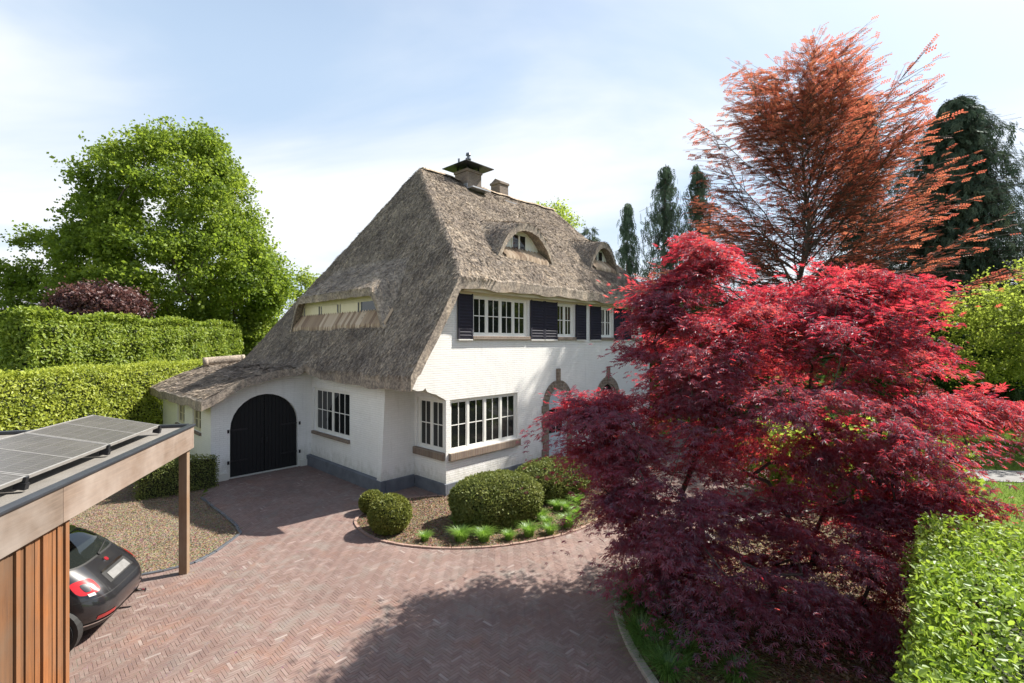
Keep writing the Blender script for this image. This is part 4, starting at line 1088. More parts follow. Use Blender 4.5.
for i in range(4):
    p = thing('solar_panel', plabels[i], 'solar panel', (0, 0, 0), 0, 'solar panels on the carport roof')
    # local: X along the row (length), Y up the tilt; origin at the lower right corner
    if panel0 is None:
        panel0 = p
        q = MB(); f = .022
        q.box(0, PL, 0, f, -.03, .008); q.box(0, PL, PW - f, PW, -.03, .008); q.box(0, f, f, PW - f, -.03, .008); q.box(PL - f, PL, f, PW - f, -.03, .008); q.box(PL / 2 - .009, PL / 2 + .009, f, PW - f, -.004, .005)
        q.build('frame', M_ALU, p)
        q = MB(); q.box(f, PL - f, f, PW - f, -.02, .003); q.build('cells', M_CELL, p)
        q = MB()
        for xx in (PL - .05,):
            q.box(xx - .025, xx + .025, -.03, -.003, -.05, .012); q.box(xx - .035, xx + .035, -.045, .06, -.125, -.051); q.box(xx - .025, xx + .025, PW - .14, PW - .06, -.36, -.032)
        q.parts('clamp', M_STEEL, p)
    else:
        for ch in panel0.children:
            c = ch.copy(); link(c, p)
    w = Matrix.Translation((PB[0], PB[1], 0)) @ Matrix.Rotation(CROT, 4, 'Z') @ Matrix.Translation((-.62 - PL - i * (PL + .02), pside, BZ1 + .145)) @ Matrix.Rotation(TILT, 4, 'X')
    p.location = w.to_translation(); p.rotation_euler = w.to_euler()

# ------------------------------------------------------------------ the parked car (local: X forward, rear bumper at X=0)
M_CARP, _nt, _o = newmat('black_car_paint'); princ(_nt, _o, (0.012, 0.012, 0.014), 0.28, 0.0, None, 0.5, 1.0)
M_CARG, _nt, _o = newmat('tinted_car_glass'); princ(_nt, _o, (0.012, 0.015, 0.014), 0.03, 0, None, 0.7)
M_LAMP, _nt, _o = newmat('red_lamp_lens'); princ(_nt, _o, (0.42, 0.008, 0.010), 0.12, 0, None, 0.6, 0.6)
M_LAMPW, _nt, _o = newmat('clear_lamp_lens'); princ(_nt, _o, (0.55, 0.5, 0.48), 0.15, 0, None, 0.6, 0.6)
M_CHROME, _nt, _o = newmat('chrome'); princ(_nt, _o, (0.65, 0.65, 0.66), 0.12, 1.0)
M_TYRE = simple('tyre_rubber', (0.018, 0.018, 0.019), (0.012, 0.012, 0.012), 6, 0.85)
M_RIM, _nt, _o = newmat('alloy_rim'); princ(_nt, _o, (0.35, 0.35, 0.36), 0.3, 0.9)
M_PLATE = simple('white_plate', (0.20, 0.197, 0.195), (0.14, 0.138, 0.135), 14, 0.5)
M_BLKPL = simple('black_plastic', (0.02, 0.02, 0.02), (0.014, 0.014, 0.014), 8, 0.6)
M_DECO, _nt, _o = newmat('red_badge_enamel'); princ(_nt, _o, (0.30, 0.02, 0.03), 0.2, 0.3)
caraxis = Vector((-0.963, -0.270))
tl1, tl2 = Vector(G(90, 589, .84)), Vector(G(127, 551, .84))
rear = (tl1 + tl2) / 2 - caraxis * 0.27
car = thing('parked_car', 'small black hatchback parked nose first under the carport, its rear showing', 'car', (rear.x, rear.y, 0), math.atan2(caraxis.y, caraxis.x))
ZK = [.20, .32, .44, .56, .66, .76, .86, .95, 1.02, 1.12, 1.24, 1.34, 1.42, 1.47, 1.49]
XR = [.16, .05, .00, .00, .04, .10, .19, .28, .36, .47, .62, .78, .98, 1.2, 1.5]
XF = [3.42, 3.50, 3.54, 3.55, 3.54, 3.50, 3.40, 3.15, 2.62, 2.40, 2.16, 1.98, 1.84, 1.72, 1.6]
HWD = [.72, .80, .815, .815, .815, .81, .80, .785, .765, .735, .69, .645, .585, .48, .05]
EXN = [4.2, 4.4, 4.6, 4.6, 4.6, 4.6, 4.5, 4.2, 4.0, 3.8, 3.6, 3.4, 3.0, 2.6, 2.2]
def carS(z, ph, off=0.0):
    xr, xf, hw, n = (float(np.interp(z, ZK, K)) for K in (XR, XF, HWD, EXN))
    c, a = (xr + xf) / 2, (xf - xr) / 2
    cs, sn = math.cos(ph), math.sin(ph); e = 2 / n
    return Vector((c + (a + off) * math.copysign(abs(cs) ** e, cs), (hw + off) * math.copysign(abs(sn) ** e, sn), z))
nph = 72
phs = [2 * math.pi * i / nph for i in range(nph)]
zl = []
for a, b in zip(ZK, ZK[1:]): zl += [a, (a + b) / 2]
zl.append(ZK[-1])
vs = [carS(z, p) for z in zl for p in phs]
fs = [(j * nph + i, j * nph + (i + 1) % nph, (j + 1) * nph + (i + 1) % nph, (j + 1) * nph + i) for j in range(len(zl) - 1) for i in range(nph)]
fs += [tuple((len(zl) - 1) * nph + i for i in range(nph)), tuple(reversed(range(nph)))]
body = mesh_np('body', [tuple(v) for v in vs], fs, M_CARP, car, smooth=True)
def patch(name, z0, z1, p0, p1, mat, off=.006, parent=car, n=10, m=8, zshift=None, round_=0.0):
    """a panel lying on the body between two heights and two plan angles"""
    vs, fs = [], []
    for j in range(m + 1):
        for i in range(n + 1):
            a, b = i / n * 2 - 1, j / m * 2 - 1
            if round_:
                l = max(abs(a), abs(b)) / max(1e-6, (abs(a) ** 3.2 + abs(b) ** 3.2) ** (1 / 3.2)) if (a or b) else 1
                l = 1 * (1 - round_) + round_ * l; a, b = a * l, b * l
            vs.append(tuple(carS(z0 + (z1 - z0) * (b + 1) / 2, p0 + (p1 - p0) * (a + 1) / 2, off)))
    fs = [(j * (n + 1) + i, j * (n + 1) + i + 1, (j + 1) * (n + 1) + i + 1, (j + 1) * (n + 1) + i) for j in range(m) for i in range(n)]
    return mesh_np(name, vs, fs, mat, parent, smooth=True)
PI = math.pi
def phi_y(z, y):
    """plan angle on the rear where the body is y off the middle"""
    lo, hi = PI / 2, PI
    hw, n = float(np.interp(z, ZK, HWD)), float(np.interp(z, ZK, EXN))
    s = min(1, abs(y) / hw) ** (n / 2); a = math.asin(s); return PI - math.copysign(a, y)
rw = patch('rear_window', 1.09, 1.38, phi_y(1.2, .585), phi_y(1.2, -.585), M_CARG, .005, n=16, round_=.9)
patch('rear_window_trim', 1.07, 1.395, phi_y(1.2, .605), phi_y(1.2, -.605), M_BLKPL, .003, n=16, round_=.9)
for s in (1, -1):
    a, b = phi_y(.85, .50 * s), phi_y(.85, .69 * s)
    t = patch('taillight', .75, .945, a, b, M_LAMP, .016, round_=.9)
    a2, b2 = a + (b - a) * .36, a + (b - a) * .66
    patch('reflector', .79, .90, a2, b2, M_CARP, .021, t, 4, 4, round_=.9); patch('reverse_lamp', .725, .765, a2, b2, M_LAMPW, .021, t, 4, 3)
    patch('side_window', 1.03, 1.36, PI / 2 * s + .30 * s, PI / 2 * s - .48 * s, M_CARG, .004, n=14, round_=.7)
    patch('fog_reflector', .36, .42, phi_y(.4, .38 * s), phi_y(.4, .62 * s), M_LAMP, .008, n=6, m=3)
patch('bumper_trim', .30, .325, phi_y(.47, .76), phi_y(.47, -.76), M_CHROME, .010, n=24, m=2)
patch('bumper_valance', .205, .30, phi_y(.25, .70), phi_y(.25, -.70), M_BLKPL, .010, n=20, m=3)
patch('plate_recess', .765, .905, phi_y(.84, .33), phi_y(.84, -.33), M_BLKPL, .004, n=8, m=4)
patch('licence_plate', .785, .880, phi_y(.84, .25), phi_y(.84, -.25), M_PLATE, .014, n=8, m=4)
patch('tailgate_handle', .912, .938, phi_y(.92, .30), phi_y(.92, -.30), M_CHROME, .020, n=10, m=3, round_=.8)
q = MB(); bc = carS(.995, PI, .002); bt = carS(1.02, PI) - carS(.97, PI); bn = Vector((-bt.z, 0, bt.x)).normalized(); q.tube(bc, bc + bn * .014, .050, .048, 20); bg = q.build('badge', M_CHROME, car)
q = MB(); q.tube(bc + bn * .0145, bc + bn * .018, .036, .036, 20); q.build('badge_centre', M_DECO, bg)
q = MB(); q.tube(carS(1.10, PI, .02), carS(1.16, phi_y(1.16, -.40), .03), .012, .008, 6); q.tube(carS(1.08, PI, .0), carS(1.10, PI, .035), .02, .02, 8); q.build('wiper', M_BLKPL, car)
q = MB(); q.tube((-.02, -.46, .235), (.3, -.46, .235), .032, .032, 14, cap=False); q.tube((.02, -.46, .235), (.04, -.46, .235), .027, .027, 12); q.build('exhaust', M_CHROME, car, smooth=True)
patch('bumper_seam', .668, .676, phi_y(.67, .74), phi_y(.67, -.74), M_BLKPL, .003, n=24, m=1)
for s in (1, -1): patch('tailgate_seam', .68, 1.06, phi_y(.8, .445 * s), phi_y(.8, .453 * s), M_BLKPL, .003, n=1, m=10)
patch('roof_spoiler', 1.40, 1.435, phi_y(1.42, .46), phi_y(1.42, -.46), M_CARP, .05, n=12, m=3)
for s in (1, -1):
    for xx in (.62, 2.92):
        q = MB(); q.tube((xx, s * .70, .30), (xx, s * .822, .30), .345, .345, 28, r=.5); q.build('wheel_arch', M_BLKPL, car)
        w = MB(); w.tube((xx, s * .66, .285), (xx, s * .835, .285), .285, .285, 32); w.build('wheel', M_TYRE, car)
        wo = car.children[-1]
        q = MB(); q.tube((xx, s * .836, .285), (xx, s * .842, .285), .20, .20, 28); q.build('rim', M_BLKPL, wo)
        q = MB()
        for k in range(7):
            a = 2 * PI * k / 7; q.tube((xx, s * .845, .285), (xx + .19 * math.cos(a), s * .848, .285 + .19 * math.sin(a)), .03, .02, 6)
        q.tube((xx, s * .838, .285), (xx, s * .856, .285), .045, .04, 12)
        q.build('spokes', M_RIM, wo)

# ------------------------------------------------------------------ planting by the house and drive
def tuft_mesh(n, h, seed, spread=.5):
    r = np.random.default_rng(seed); V, F = [], []
    for i in range(n):
        a = r.uniform(0, 2 * PI); rad = r.uniform(0, .13); hh = h * r.uniform(.5, 1.1); out = spread * hh * r.uniform(.1, 1.5); w = .0055 * r.uniform(.7, 1.6)
        d = np.array([math.cos(a), math.sin(a), 0]); s = np.array([-d[1], d[0], 0]); b = len(V)
        for k, t in enumerate((0, .35, .7, 1)):
            p = d * (rad + out * t ** 1.8) + np.array([0, 0, hh * (1.85 * t - 1.0 * t * t)]); ww = w * (1 - t * .85)
            V += [p - s * ww, p + s * ww]
        F += [(b + 2 * k, b + 2 * k + 1, b + 2 * k + 3, b + 2 * k + 2) for k in range(3)]
    me_rnd = np.repeat(r.random(n), 8)
    return np.array(V), np.array(F), me_rnd
tuft_src = []
for k in range(4):
    V, F, rr = tuft_mesh(800, .31, 50 + k, .8); o = mesh_np('grass_tuft', V, F, L_TUFT, rnd=rr); tuft_src.append(o)
TUFTS = [((425, 541), .70, 'small bright green grass tuft alone at the kerb nearest the box balls'),
         ((461, 541), 1.15, 'large bright green grass tuft in front of the left end of the oval yew bush'),
         ((458, 526), .95, 'bright green grass tuft close against the left end of the oval yew bush'),
         ((473, 528), .95, 'bright green grass tuft wedged behind the two large ones before the oval yew bush'),
         ((484, 541), 1.05, 'bright green grass tuft right of the largest one in the front row'),
         ((511, 527), .95, 'bright green grass tuft in front of the right end of the oval yew bush'),
         ((509, 540), .75, 'low green grass tuft at the kerb below the oval yew bush right end'),
         ((529, 536), 1.0, 'bright green grass tuft in the middle of the front row of the curved bed'),
         ((541, 520), .90, 'bright green grass tuft in the back row nearest the gap between the two yew bushes'),
         ((547, 526), .80, 'bright green grass tuft in the middle row, just below the one by the yew gap'),
         ((550, 534), .80, 'small bright green grass tuft next to the kerb right of the middle of the bed'),
         ((557, 510), .90, 'rearmost bright green grass tuft in front of the far yew bush'),
         ((567, 512), .95, 'bright green grass tuft right of the rearmost one before the far yew bush'),
         ((568, 527), 1.1, 'large bright green grass tuft near the kerb at the right part of the bed'),
         ((577, 505), .95, 'farthest right bright green grass tuft in the back row of the curved bed'),
         ((576, 517), .90, 'bright green grass tuft at the right end of the curved bed, below the farthest one')]
for i, (p, s, lab) in enumerate(TUFTS):
    src = tuft_src[i % 4]; o = src if i < 4 else src.copy()
    if i >= 4: link(o)
    tag(o, lab, 'grass tuft', 'grass tufts in the curved bed'); x, y = G(*p); o.location = (x, y, .01); o.scale = (s * .84, s * .84, s * .9); o.rotation_euler = (0, 0, i * 1.3)
strap_src = []
for k in range(3):
    V, F, rr = tuft_mesh(420, .46, 80 + k, .95); o = mesh_np('leafy_clump', V * np.array([1.2, 1.2, 1]), F, L_STRAP, rnd=rr); strap_src.append(o)
CLUMPS = [((641, 598), 1.15, 'brightest leafy clump in the sun at the top of the kerb under the red maple'),
          ((633, 610), .95, 'dark leafy clump at the kerb just below the sunlit one'),
          ((652, 616), .95, 'leafy clump under the low maple branches, set back from the kerb'),
          ((640, 642), .85, 'leafy clump halfway down the curved kerb under the maple'),
          ((650, 655), .7, 'small leafy clump below the one halfway down the kerb'),
          ((682, 662), .9, 'leafy clump in the middle of the shaded mulch bed'),
          ((668, 680), .8, 'leafy clump at the bottom edge of the photo near the kerb'),
          ((735, 682), .8, 'leafy clump at the bottom edge of the photo farther from the kerb')]
for i, (p, s, lab) in enumerate(CLUMPS):
    src = strap_src[i % 3]; o = src if i < 3 else src.copy()
    if i >= 3: link(o)
    tag(o, lab, 'plant', 'leafy clumps under the maple'); x, y = G(*p); o.location = (x, y, .01); o.scale = (s, s, s * .95); o.rotation_euler = (0, 0, i * 2.1)

M_BOXCORE = simple('box_light_block', (0.03, 0.034, 0.012), (0.02, 0.022, 0.01), 9, .95, bs=.5)  # dark colour of the light-blocking core in the clipped plants
bx, by = G(390, 531); shell_plant('box_ball', 'larger clipped box ball at the kerb in front of the smaller one', 'topiary ball', (bx, by), (.48, .48, .43), 9000, .055, L_BOX, M_BOXCORE, lump=.015)
bx, by = G(372, 512); shell_plant('box_ball', 'smaller clipped box ball behind the larger one, nearest the house corner', 'topiary ball', (bx, by), (.31, .31, .28), 5000, .05, L_BOX, M_BOXCORE, lump=.015)
bx, by = G(497, 520); t = shell_plant('yew_bush', 'large oval clipped yew bush under the corner window', 'bush', (bx, by), (1.12, .78, .62), 24000, .065, L_YEW, M_BOXCORE, zc=.50, lump=.03, power=2.5); t.rotation_euler = (0, 0, .45)
bx, by = G(553, 495); t = shell_plant('yew_bush', 'farther clipped yew bush beside the arched front door', 'bush', (bx, by), (1.15, .8, .55), 18000, .065, L_YEW, M_BOXCORE, zc=.45, lump=.03, power=2.5); t.rotation_euler = (0, 0, .6)

# ------------------------------------------------------------------ hedges
hedge('hedge', 'long lower clipped hedge behind the carport along the left boundary', [(-14.5, 6.0), (-14.5, 25.5), (-16.1, 25.5), (-16.1, 6.0)], 0.0, 3.42, 90000, .10, L_HEDGE, M_CORE, round_top=.2)
hedge('hedge', 'tall clipped hedge behind the lower one, in front of the big oak', [(-17.2, 17.2), (-17.2, 30.5), (-18.3, 30.5), (-18.3, 17.2)], 0.0, 5.42, 70000, .14, L_HEDGE2, M_CORE, round_top=.5, wob=.16)
hl = [G(135, 501), G(172, 497), (-8.95, 14.6), (-10.6, 14.2)]
hedge('hedge', 'low dark clipped hedge block on the gravel behind the carport post', hl, 0.0, 0.95, 8000, .05, L_YEW, M_BOXCORE, tmpl=DIAM, thick=.08, round_top=.06, wob=.02)
hedge('hedge', 'leafy bright green hedge in the near right corner below the red maple', [(2.60, 3.05), (5.55, 6.55), (9.4, 6.4), (13.5, 3.4), (9, 1.0), (4.5, 1.0)], 0.0, 1.92, 120000, .064, L_BEECHH, M_CORE, round_top=.3, thick=.26, wob=.13)

# ------------------------------------------------------------------ the red maple
MX, MY = 4.45, 8.2
def PT(px, py, D): return ((px - CX) / FPX * D, D, CAMH - (py - CY) / FPX * D)
def lobe(px, py, D, rx, ry, rz):
    x, y, z = PT(px, py, D); return (x - MX, y - MY, z, rx, ry, rz)
mlobes = [lobe(785, 395, 8.3, 2.2, 2.3, 1.70), lobe(632, 415, 8.6, 1.05, 1.2, .50), lobe(675, 500, 7.9, 1.35, 1.3, .95), lobe(760, 560, 7.5, 1.7, 1.3, .80),
          lobe(702, 266, 8.6, .42, .6, .78), lobe(660, 300, 8.5, .45, .7, .45), lobe(690, 355, 8.4, 1.1, 1.3, .85), lobe(805, 302, 8.6, 1.0, 1.3, .50),
          lobe(868, 296, 8.7, .90, 1.1, .45), lobe(898, 335, 8.6, .80, 1.0, .5), lobe(865, 425, 8.0, 1.4, 1.5, .9), lobe(968, 402, 8.2, .80, .8, .24),
          lobe(928, 508, 7.7, 1.05, .9, .30), lobe(850, 540, 7.6, 1.5, 1.2, .8), lobe(662, 560, 7.4, .7, .8, .55), lobe(625, 490, 8.0, .55, .7, .6),
          lobe(582, 408, 8.8, .55, .7, .24), lobe(720, 590, 7.0, .9, .8, .5), lobe(830, 590, 7.0, 1.3, 1.0, .6), lobe(605, 450, 8.3, .6, .7, .40), lobe(735, 305, 8.3, .5, .7, .4)]
maple = thing('japanese_maple', 'wide purple red maple in the mulch bed right of the drive', 'tree', (MX, MY, 0))
nt_ = 640
tips, outd = lobes_sample(mlobes, nt_, .42, .58)
ex = [lobes_sample([mlobes[q_]], m_, .25, .58) for q_, m_ in ((4, 15), (5, 12), (7, 14), (8, 14), (11, 12), (12, 14), (16, 10))]
tips = np.concatenate([tips] + [e[0] for e in ex]); outd = np.concatenate([outd] + [e[1] for e in ex])
hx_, hy_, hz_ = PT(800, 462, 6.9)                                  # open heart of the tree where the limbs show
hole = (((tips[:, 0] - hx_ + MX) / 1.25) ** 2 + ((tips[:, 1] - hy_ + MY) / 1.5) ** 2 + ((tips[:, 2] - hz_) / .62) ** 2) < 1
skirt = (tips[:, 2] < .62) & (tips[:, 0] < .2)
keep = ~(hole | skirt); tips, outd = tips[keep], outd[keep]; nt_ = len(tips)
trunkp = [(0, 0, 0), (.02, .02, .25), (.05, .03, .5), (.05, .05, .8)]
A, par, rad = skeleton(trunkp, tips[rng.choice(nt_, min(420, nt_), replace=False)], .0052, 2.25, lift=.14, up_pen=1.4)
limbs_mesh('trunk', A, par, rad, M_BARKD, maple)
per = 128; n = nt_ * per; k = np.repeat(np.arange(nt_), per)
hd = outd.copy(); hd[:, 2] *= .25; hd = unit(hd + rng.normal(size=hd.shape) * np.array([.3, .3, .08]))
sd = unit(np.cross(hd, np.array([[0, 0, 1.]]))); ud = np.cross(sd, hd)
ps = rng.uniform(.6, 1.35, nt_)[k]; a = rng.normal(size=n) * .25 * ps; b = rng.normal(size=n) * .21 * ps; c = rng.normal(size=n) * .036 - .20 * (a ** 2 + b ** 2) / .20
P = tips[k] + hd[k] * a[:, None] + sd[k] * b[:, None] + ud[k] * c[:, None]
T = unit(hd[k] * (.7 + a[:, None]) + sd[k] * (b * 2.5)[:, None] + rng.normal(size=(n, 3)) * .36 + np.array([0, 0, -.36]))
N = unit(np.array([0, 0, 1.]) + outd[k] * .42 + rng.normal(size=(n, 3)) * .24)
cl = rng.random(nt_)
foliage('crown', P, N, T, .088 * rng.uniform(.6, 1.3, n), PALM, L_MAPLE, maple, .5 * cl[k] + .5 * rng.random(n))

# ------------------------------------------------------------------ trees
broadleaf('oak_tree', 'big round green oak standing behind the tall hedge on the left', 'tree', (-22.9, 32.6), 5.5,
          [(0, 0, 12.6, 5.2, 5.0, 5.2), (0.2, 0, 8.5, 6.3, 5.5, 3.6), (3.6, -.5, 8.6, 3.6, 3.6, 3.4), (-3.2, 0, 9.8, 3.4, 3.4, 3.0), (-4.8, 0, 13.6, 1.5, 1.5, 1.0), (0.8, 0, 16.0, 3.0, 3.0, 2.7), (5.0, 0, 8.4, 2.0, 2.0, 1.9), (1.8, 1, 5.8, 4.0, 2.5, 2.4), (-6.2, 1, 9.6, 1.7, 1.7, 1.2)],
          560, 46, .44, .34, L_OAK, flat=.75, shell=.60, r_tip=.022, bury=.8)
broadleaf('leaning_tree', 'dark green tree at the far left edge beside the oak', 'tree', (-31.2, 31.5), 4,
          [(0, 0, 6.3, 2.2, 2.0, 2.2), (-2.0, 0, 8.8, 1.9, 1.7, 1.3), (0.4, 0, 10.6, 1.4, 1.4, .9), (1.8, 0, 5.4, 1.5, 1.6, 2.2), (-1, 0, 4.4, 2.2, 2, 2.0)],
          210, 24, .38, .32, L_OAK, r_tip=.016, lean=(.4, 0))
broadleaf('plum_shrub', 'reddish brown plum bush rising between the tall hedge and the oak', 'bush', (-22.3, 26.0), 2,
          [(0, 0, 6.2, 2.1, 1.3, 1.2), (1.0, 0, 6.4, 1.2, 1, .9), (-1.0, 0, 6.0, 1.2, 1, .8)], 130, 26, .26, .26, L_PLUM, r_tip=.012)
broadleaf('garden_shrub', 'round green bush between the tall hedge end and the thatched roof', 'bush', (-17.6, 33.0), 1.5,
          [(0, 0, 4.3, 1.3, 1.3, 2.2), (1.0, 0, 3.8, 1.0, 1.0, 1.4)], 120, 22, .3, .32, L_HEDGE2)
broadleaf('young_birch', 'thin pale leaved tree far behind the slope of the thatched roof', 'tree', (-22, 52), 6,
          [(0, 0, 9.5, 1.8, 1.8, 2.6), (1.2, 0, 8, 1.5, 1.5, 2)], 90, 12, .45, .42, L_LIME)
broadleaf('robinia_tree', 'light feathery treetop showing above the ridge behind the chimneys', 'tree', (4.4, 52), 8,
          [(0, 0, 16.6, 2.4, 2.0, 2.6), (-1.2, 0, 17.6, 1.4, 1.2, 1.2), (1.2, 0, 17.6, 1.2, 1.2, .9)], 90, 10, .5, .42, L_LIME)
broadleaf('garden_shrub', 'yellow green bush at the far left edge in front of the tall hedge end', 'bush', (-19.5, 19.0), .6,
          [(0, 0, 1.6, 1.0, 1.0, 1.6), (-.8, 0, 2.4, .9, .9, 1.2)], 100, 20, .22, .22, L_HEDGE)
hedge('hedge', 'dark hedge in the neighbouring garden at the far left edge', [(-24.5, 22.0), (-24.5, 25.5), (-34, 26), (-34, 22.2)], 0, 4.2, 12000, .17, L_DKGREEN, M_CORE, round_top=.3)

# copper beech: upswept limbs with flat twig sprays
def sweeping_tree(name, label, cat, base, h, nl, rmax, leafm, size, twigs, leaf_t=TWIG, up=(.25, .9), prof=None, h0=.12, r0=.34, bark=None, per=3, asym=None):
    t = thing(name, label, cat, (base[0], base[1], 0))
    segs0, segs1, ra, rb = [], [], [], []; P, T, N, S, RN = [], [], [], [], []
    tp = [np.array([.25 * math.sin(k * .9), .2 * math.cos(k * 1.3), h * k / 12]) for k in range(13)]
    for k in range(12):
        segs0.append(tp[k]); segs1.append(tp[k + 1]); ra.append(r0 * (1 - k / 12.5)); rb.append(r0 * (1 - (k + 1) / 12.5))
    for i in range(nl):
        f = h0 + (1 - h0) * (i + rng.random()) / nl; kz = f * h
        az = rng.uniform(0, 2 * PI); ln = rmax * prof(f) * rng.uniform(.7, 1.12)
        if asym is not None: ln *= asym(az, f)
        el = R_(up[0] + (up[1] - up[0]) * f) + rng.normal() * .10
        d = np.array([math.cos(az) * math.cos(el), math.sin(az) * math.cos(el), math.sin(el)])
        j = min(11, int(f * 12)); p = tp[j] + (tp[j + 1] - tp[j]) * (f * 12 - j); q = p.copy(); m = 7; br = max(.015, r0 * .32 * (1 - f) + .012)
        side = np.array([-d[1], d[0], 0]); side /= max(1e-6, np.linalg.norm(side))
        for s in range(m):
            dd = d + np.array([0, 0, .10 * (s / m)]) + rng.normal(size=3) * .13; dd /= np.linalg.norm(dd); q2 = q + dd * ln / m
            segs0.append(q); segs1.append(q2); ra.append(br * (1 - s / (m + .5))); rb.append(br * (1 - (s + 1) / (m + .5)))
            if s >= 1:
                for w in range(twigs):
                    sgn = rng.choice((-1, 1)); tl = min(1.9, (.45 + .75 * (1 - s / m)) * ln * .34 * rng.uniform(.6, 1.2) + .25)
                    hz_ = np.array([math.cos(az), math.sin(az), 0.]); td = hz_ * rng.uniform(.4, 1.0) + d * rng.uniform(0, .35) + side * sgn * rng.uniform(.2, 1.0) + np.array([0, 0, rng.uniform(-.08, .22)]); td /= np.linalg.norm(td)
                    o = q + (q2 - q) * rng.random(); e = o + td * tl
                    segs0.append(o); segs1.append(e); ra.append(br * .28 + .004); rb.append(.004)
                    for x in range(per):
                        u_ = (x + rng.random() * .9) / per; P.append(o + td * tl * u_ + rng.normal(size=3) * .05)
                        tt = td + side * rng.choice((-1, 1)) * rng.uniform(.1, .6) + rng.normal(size=3) * .15; T.append(tt)
                        N.append(np.array([0, 0, 1.]) + rng.normal(size=3) * .35 - d * .25); S.append(size * rng.uniform(.6, 1.25)); RN.append(.5 * rng.random() + .5 * (f * .6 + .2))
            q = q2
    A0 = np.array(segs0); A1 = np.array(segs1); n = len(A0)
    AA = np.concatenate([A0, A1]); par = [-1] * n + list(range(n)); rad = np.concatenate([np.array(ra), np.array(rb)])
    idx = np.arange(n, 2 * n)
    d = unit(A1 - A0); ref = np.where(np.abs(d[:, 2:3]) > .9, np.array([[1., 0, 0]]), np.array([[0, 0, 1.]])); a = unit(np.cross(d, ref)); b = np.cross(d, a); sd_ = 5
    ang = np.arange(sd_) * 2 * PI / sd_; ring = np.cos(ang)[None, :, None] * a[:, None] + np.sin(ang)[None, :, None] * b[:, None]
    V = np.concatenate([A0[:, None] + ring * np.array(ra)[:, None, None], A1[:, None] + ring * np.array(rb)[:, None, None]], axis=1)
    f = np.array([(i, (i + 1) % sd_, sd_ + (i + 1) % sd_, sd_ + i) for i in range(sd_)]); F = f[None] + (np.arange(n) * 2 * sd_)[:, None, None]
    mesh_np('trunk', V.reshape(-1, 3), F.reshape(-1, 4), bark or M_BARK, t, smooth=True)
    foliage('crown', np.array(P), unit(np.array(N)), np.array(T), np.array(S), leaf_t, leafm, t, np.array(RN))
    return t
sweeping_tree('copper_beech', 'tall open copper orange beech rising behind the red maple', 'tree', (15.2, 25.0), 15.6, 116, 6.9, L_BEECH, .33, 8,
              prof=lambda f: float(np.interp(f, [0, .2, .35, .55, .75, .9, 1], [.95, .98, 1.0, .97, .88, .72, .55])), up=(6, 72), h0=.2, r0=.26, per=4, asym=lambda az, f: 1 + .38 * max(0, math.cos(az)) * (1.1 - f) + .10 * max(0, -math.cos(az)))

# conifers
def conifer(name, label, base, h, r, n, leafm, size, droop, group=None, prof=None, per=7, lean=0.0, top=.98, narrow=1.0):
    t = thing(name, label, 'conifer', (base[0], base[1], 0), 0, group)
    prof = prof or (lambda f: (1 - f) ** .8)
    A0, A1, R0, R1 = [np.array([0, 0, 0.])], [np.array([lean, 0, h * .955])], [h * .016], [.02]
    P, T, N, S, RN = [], [], [], [], []
    for i in range(n):
        f = 1 - (1 - rng.random()) ** .8 if False else rng.uniform(.04, top); az = rng.uniform(0, 2 * PI); ln = r * prof(f) * rng.uniform(.45, 1.15) * (1 + .22 * math.sin(az * 2 + f * 19) + .18 * math.sin(az * 3 - f * 37)) + .15
        d = np.array([math.cos(az), math.sin(az), 0.]); p = np.array([lean * f, 0, h * f]); cr_ = rng.random()
        A0.append(p); A1.append(p + d * ln + np.array([0, 0, .10 * ln - droop * ln * .4])); R0.append(.025 * (1 - f) + .012); R1.append(.005)
        for k in range(per):
            u = (.25 + .8 * (k + rng.random()) / per); q = p + d * ln * u + np.array([0, 0, (.28 * u - .45 * u * u - droop * .35 * u * u) * ln])
            q = q + np.array([-d[1], d[0], 0]) * rng.normal() * .26 * ln * u * narrow
            P.append(q); T.append(d * (1 - droop) * .9 + np.array([0, 0, -droop - .15]) + rng.normal(size=3) * .30); N.append(d * .5 + np.array([0, 0, .7]) + rng.normal(size=3) * .4); S.append(size * rng.uniform(.6, 1.3)); RN.append(.6 * cr_ + .4 * rng.random())
    A0, A1 = np.array(A0), np.array(A1); m = len(A0)
    dd = unit(A1 - A0); ref = np.where(np.abs(dd[:, 2:3]) > .9, np.array([[1., 0, 0]]), np.array([[0, 0, 1.]])); a = unit(np.cross(dd, ref)); b = np.cross(dd, a); sd_ = 5
    ang = np.arange(sd_) * 2 * PI / sd_; ring = np.cos(ang)[None, :, None] * a[:, None] + np.sin(ang)[None, :, None] * b[:, None]
    V = np.concatenate([A0[:, None] + ring * np.array(R0)[:, None, None], A1[:, None] + ring * np.array(R1)[:, None, None]], axis=1)
    f = np.array([(i, (i + 1) % sd_, sd_ + (i + 1) % sd_, sd_ + i) for i in range(sd_)]); F = f[None] + (np.arange(m) * 2 * sd_)[:, None, None]
    mesh_np('trunk', V.reshape(-1, 3), F.reshape(-1, 4), M_BARK, t, smooth=True)
    foliage('crown', np.array(P), unit(np.array(N)), unit(np.array(T)), np.array(S), CONSPRAY, leafm, t, np.array(RN))
    return t
def _conspray():
    vs, fs = [], []
    for i in range(7):
        x = i / 7; s = (-1, 1)[i % 2]; a = R_(34 * s) if i < 6 else 0
        d = np.array([math.cos(a), math.sin(a), -.1]); b_ = np.array([-math.sin(a), math.cos(a), .15 * s])
        q = np.array([x * .75, 0, -.05 * x]) + .42 * (DIAM[0][:, :1] * d + DIAM[0][:, 1:2] * b_ * .42); o = sum(len(z) for z in vs); vs.append(q); fs.append(tuple(o + j for j in range(4)))
    return np.concatenate(vs), fs
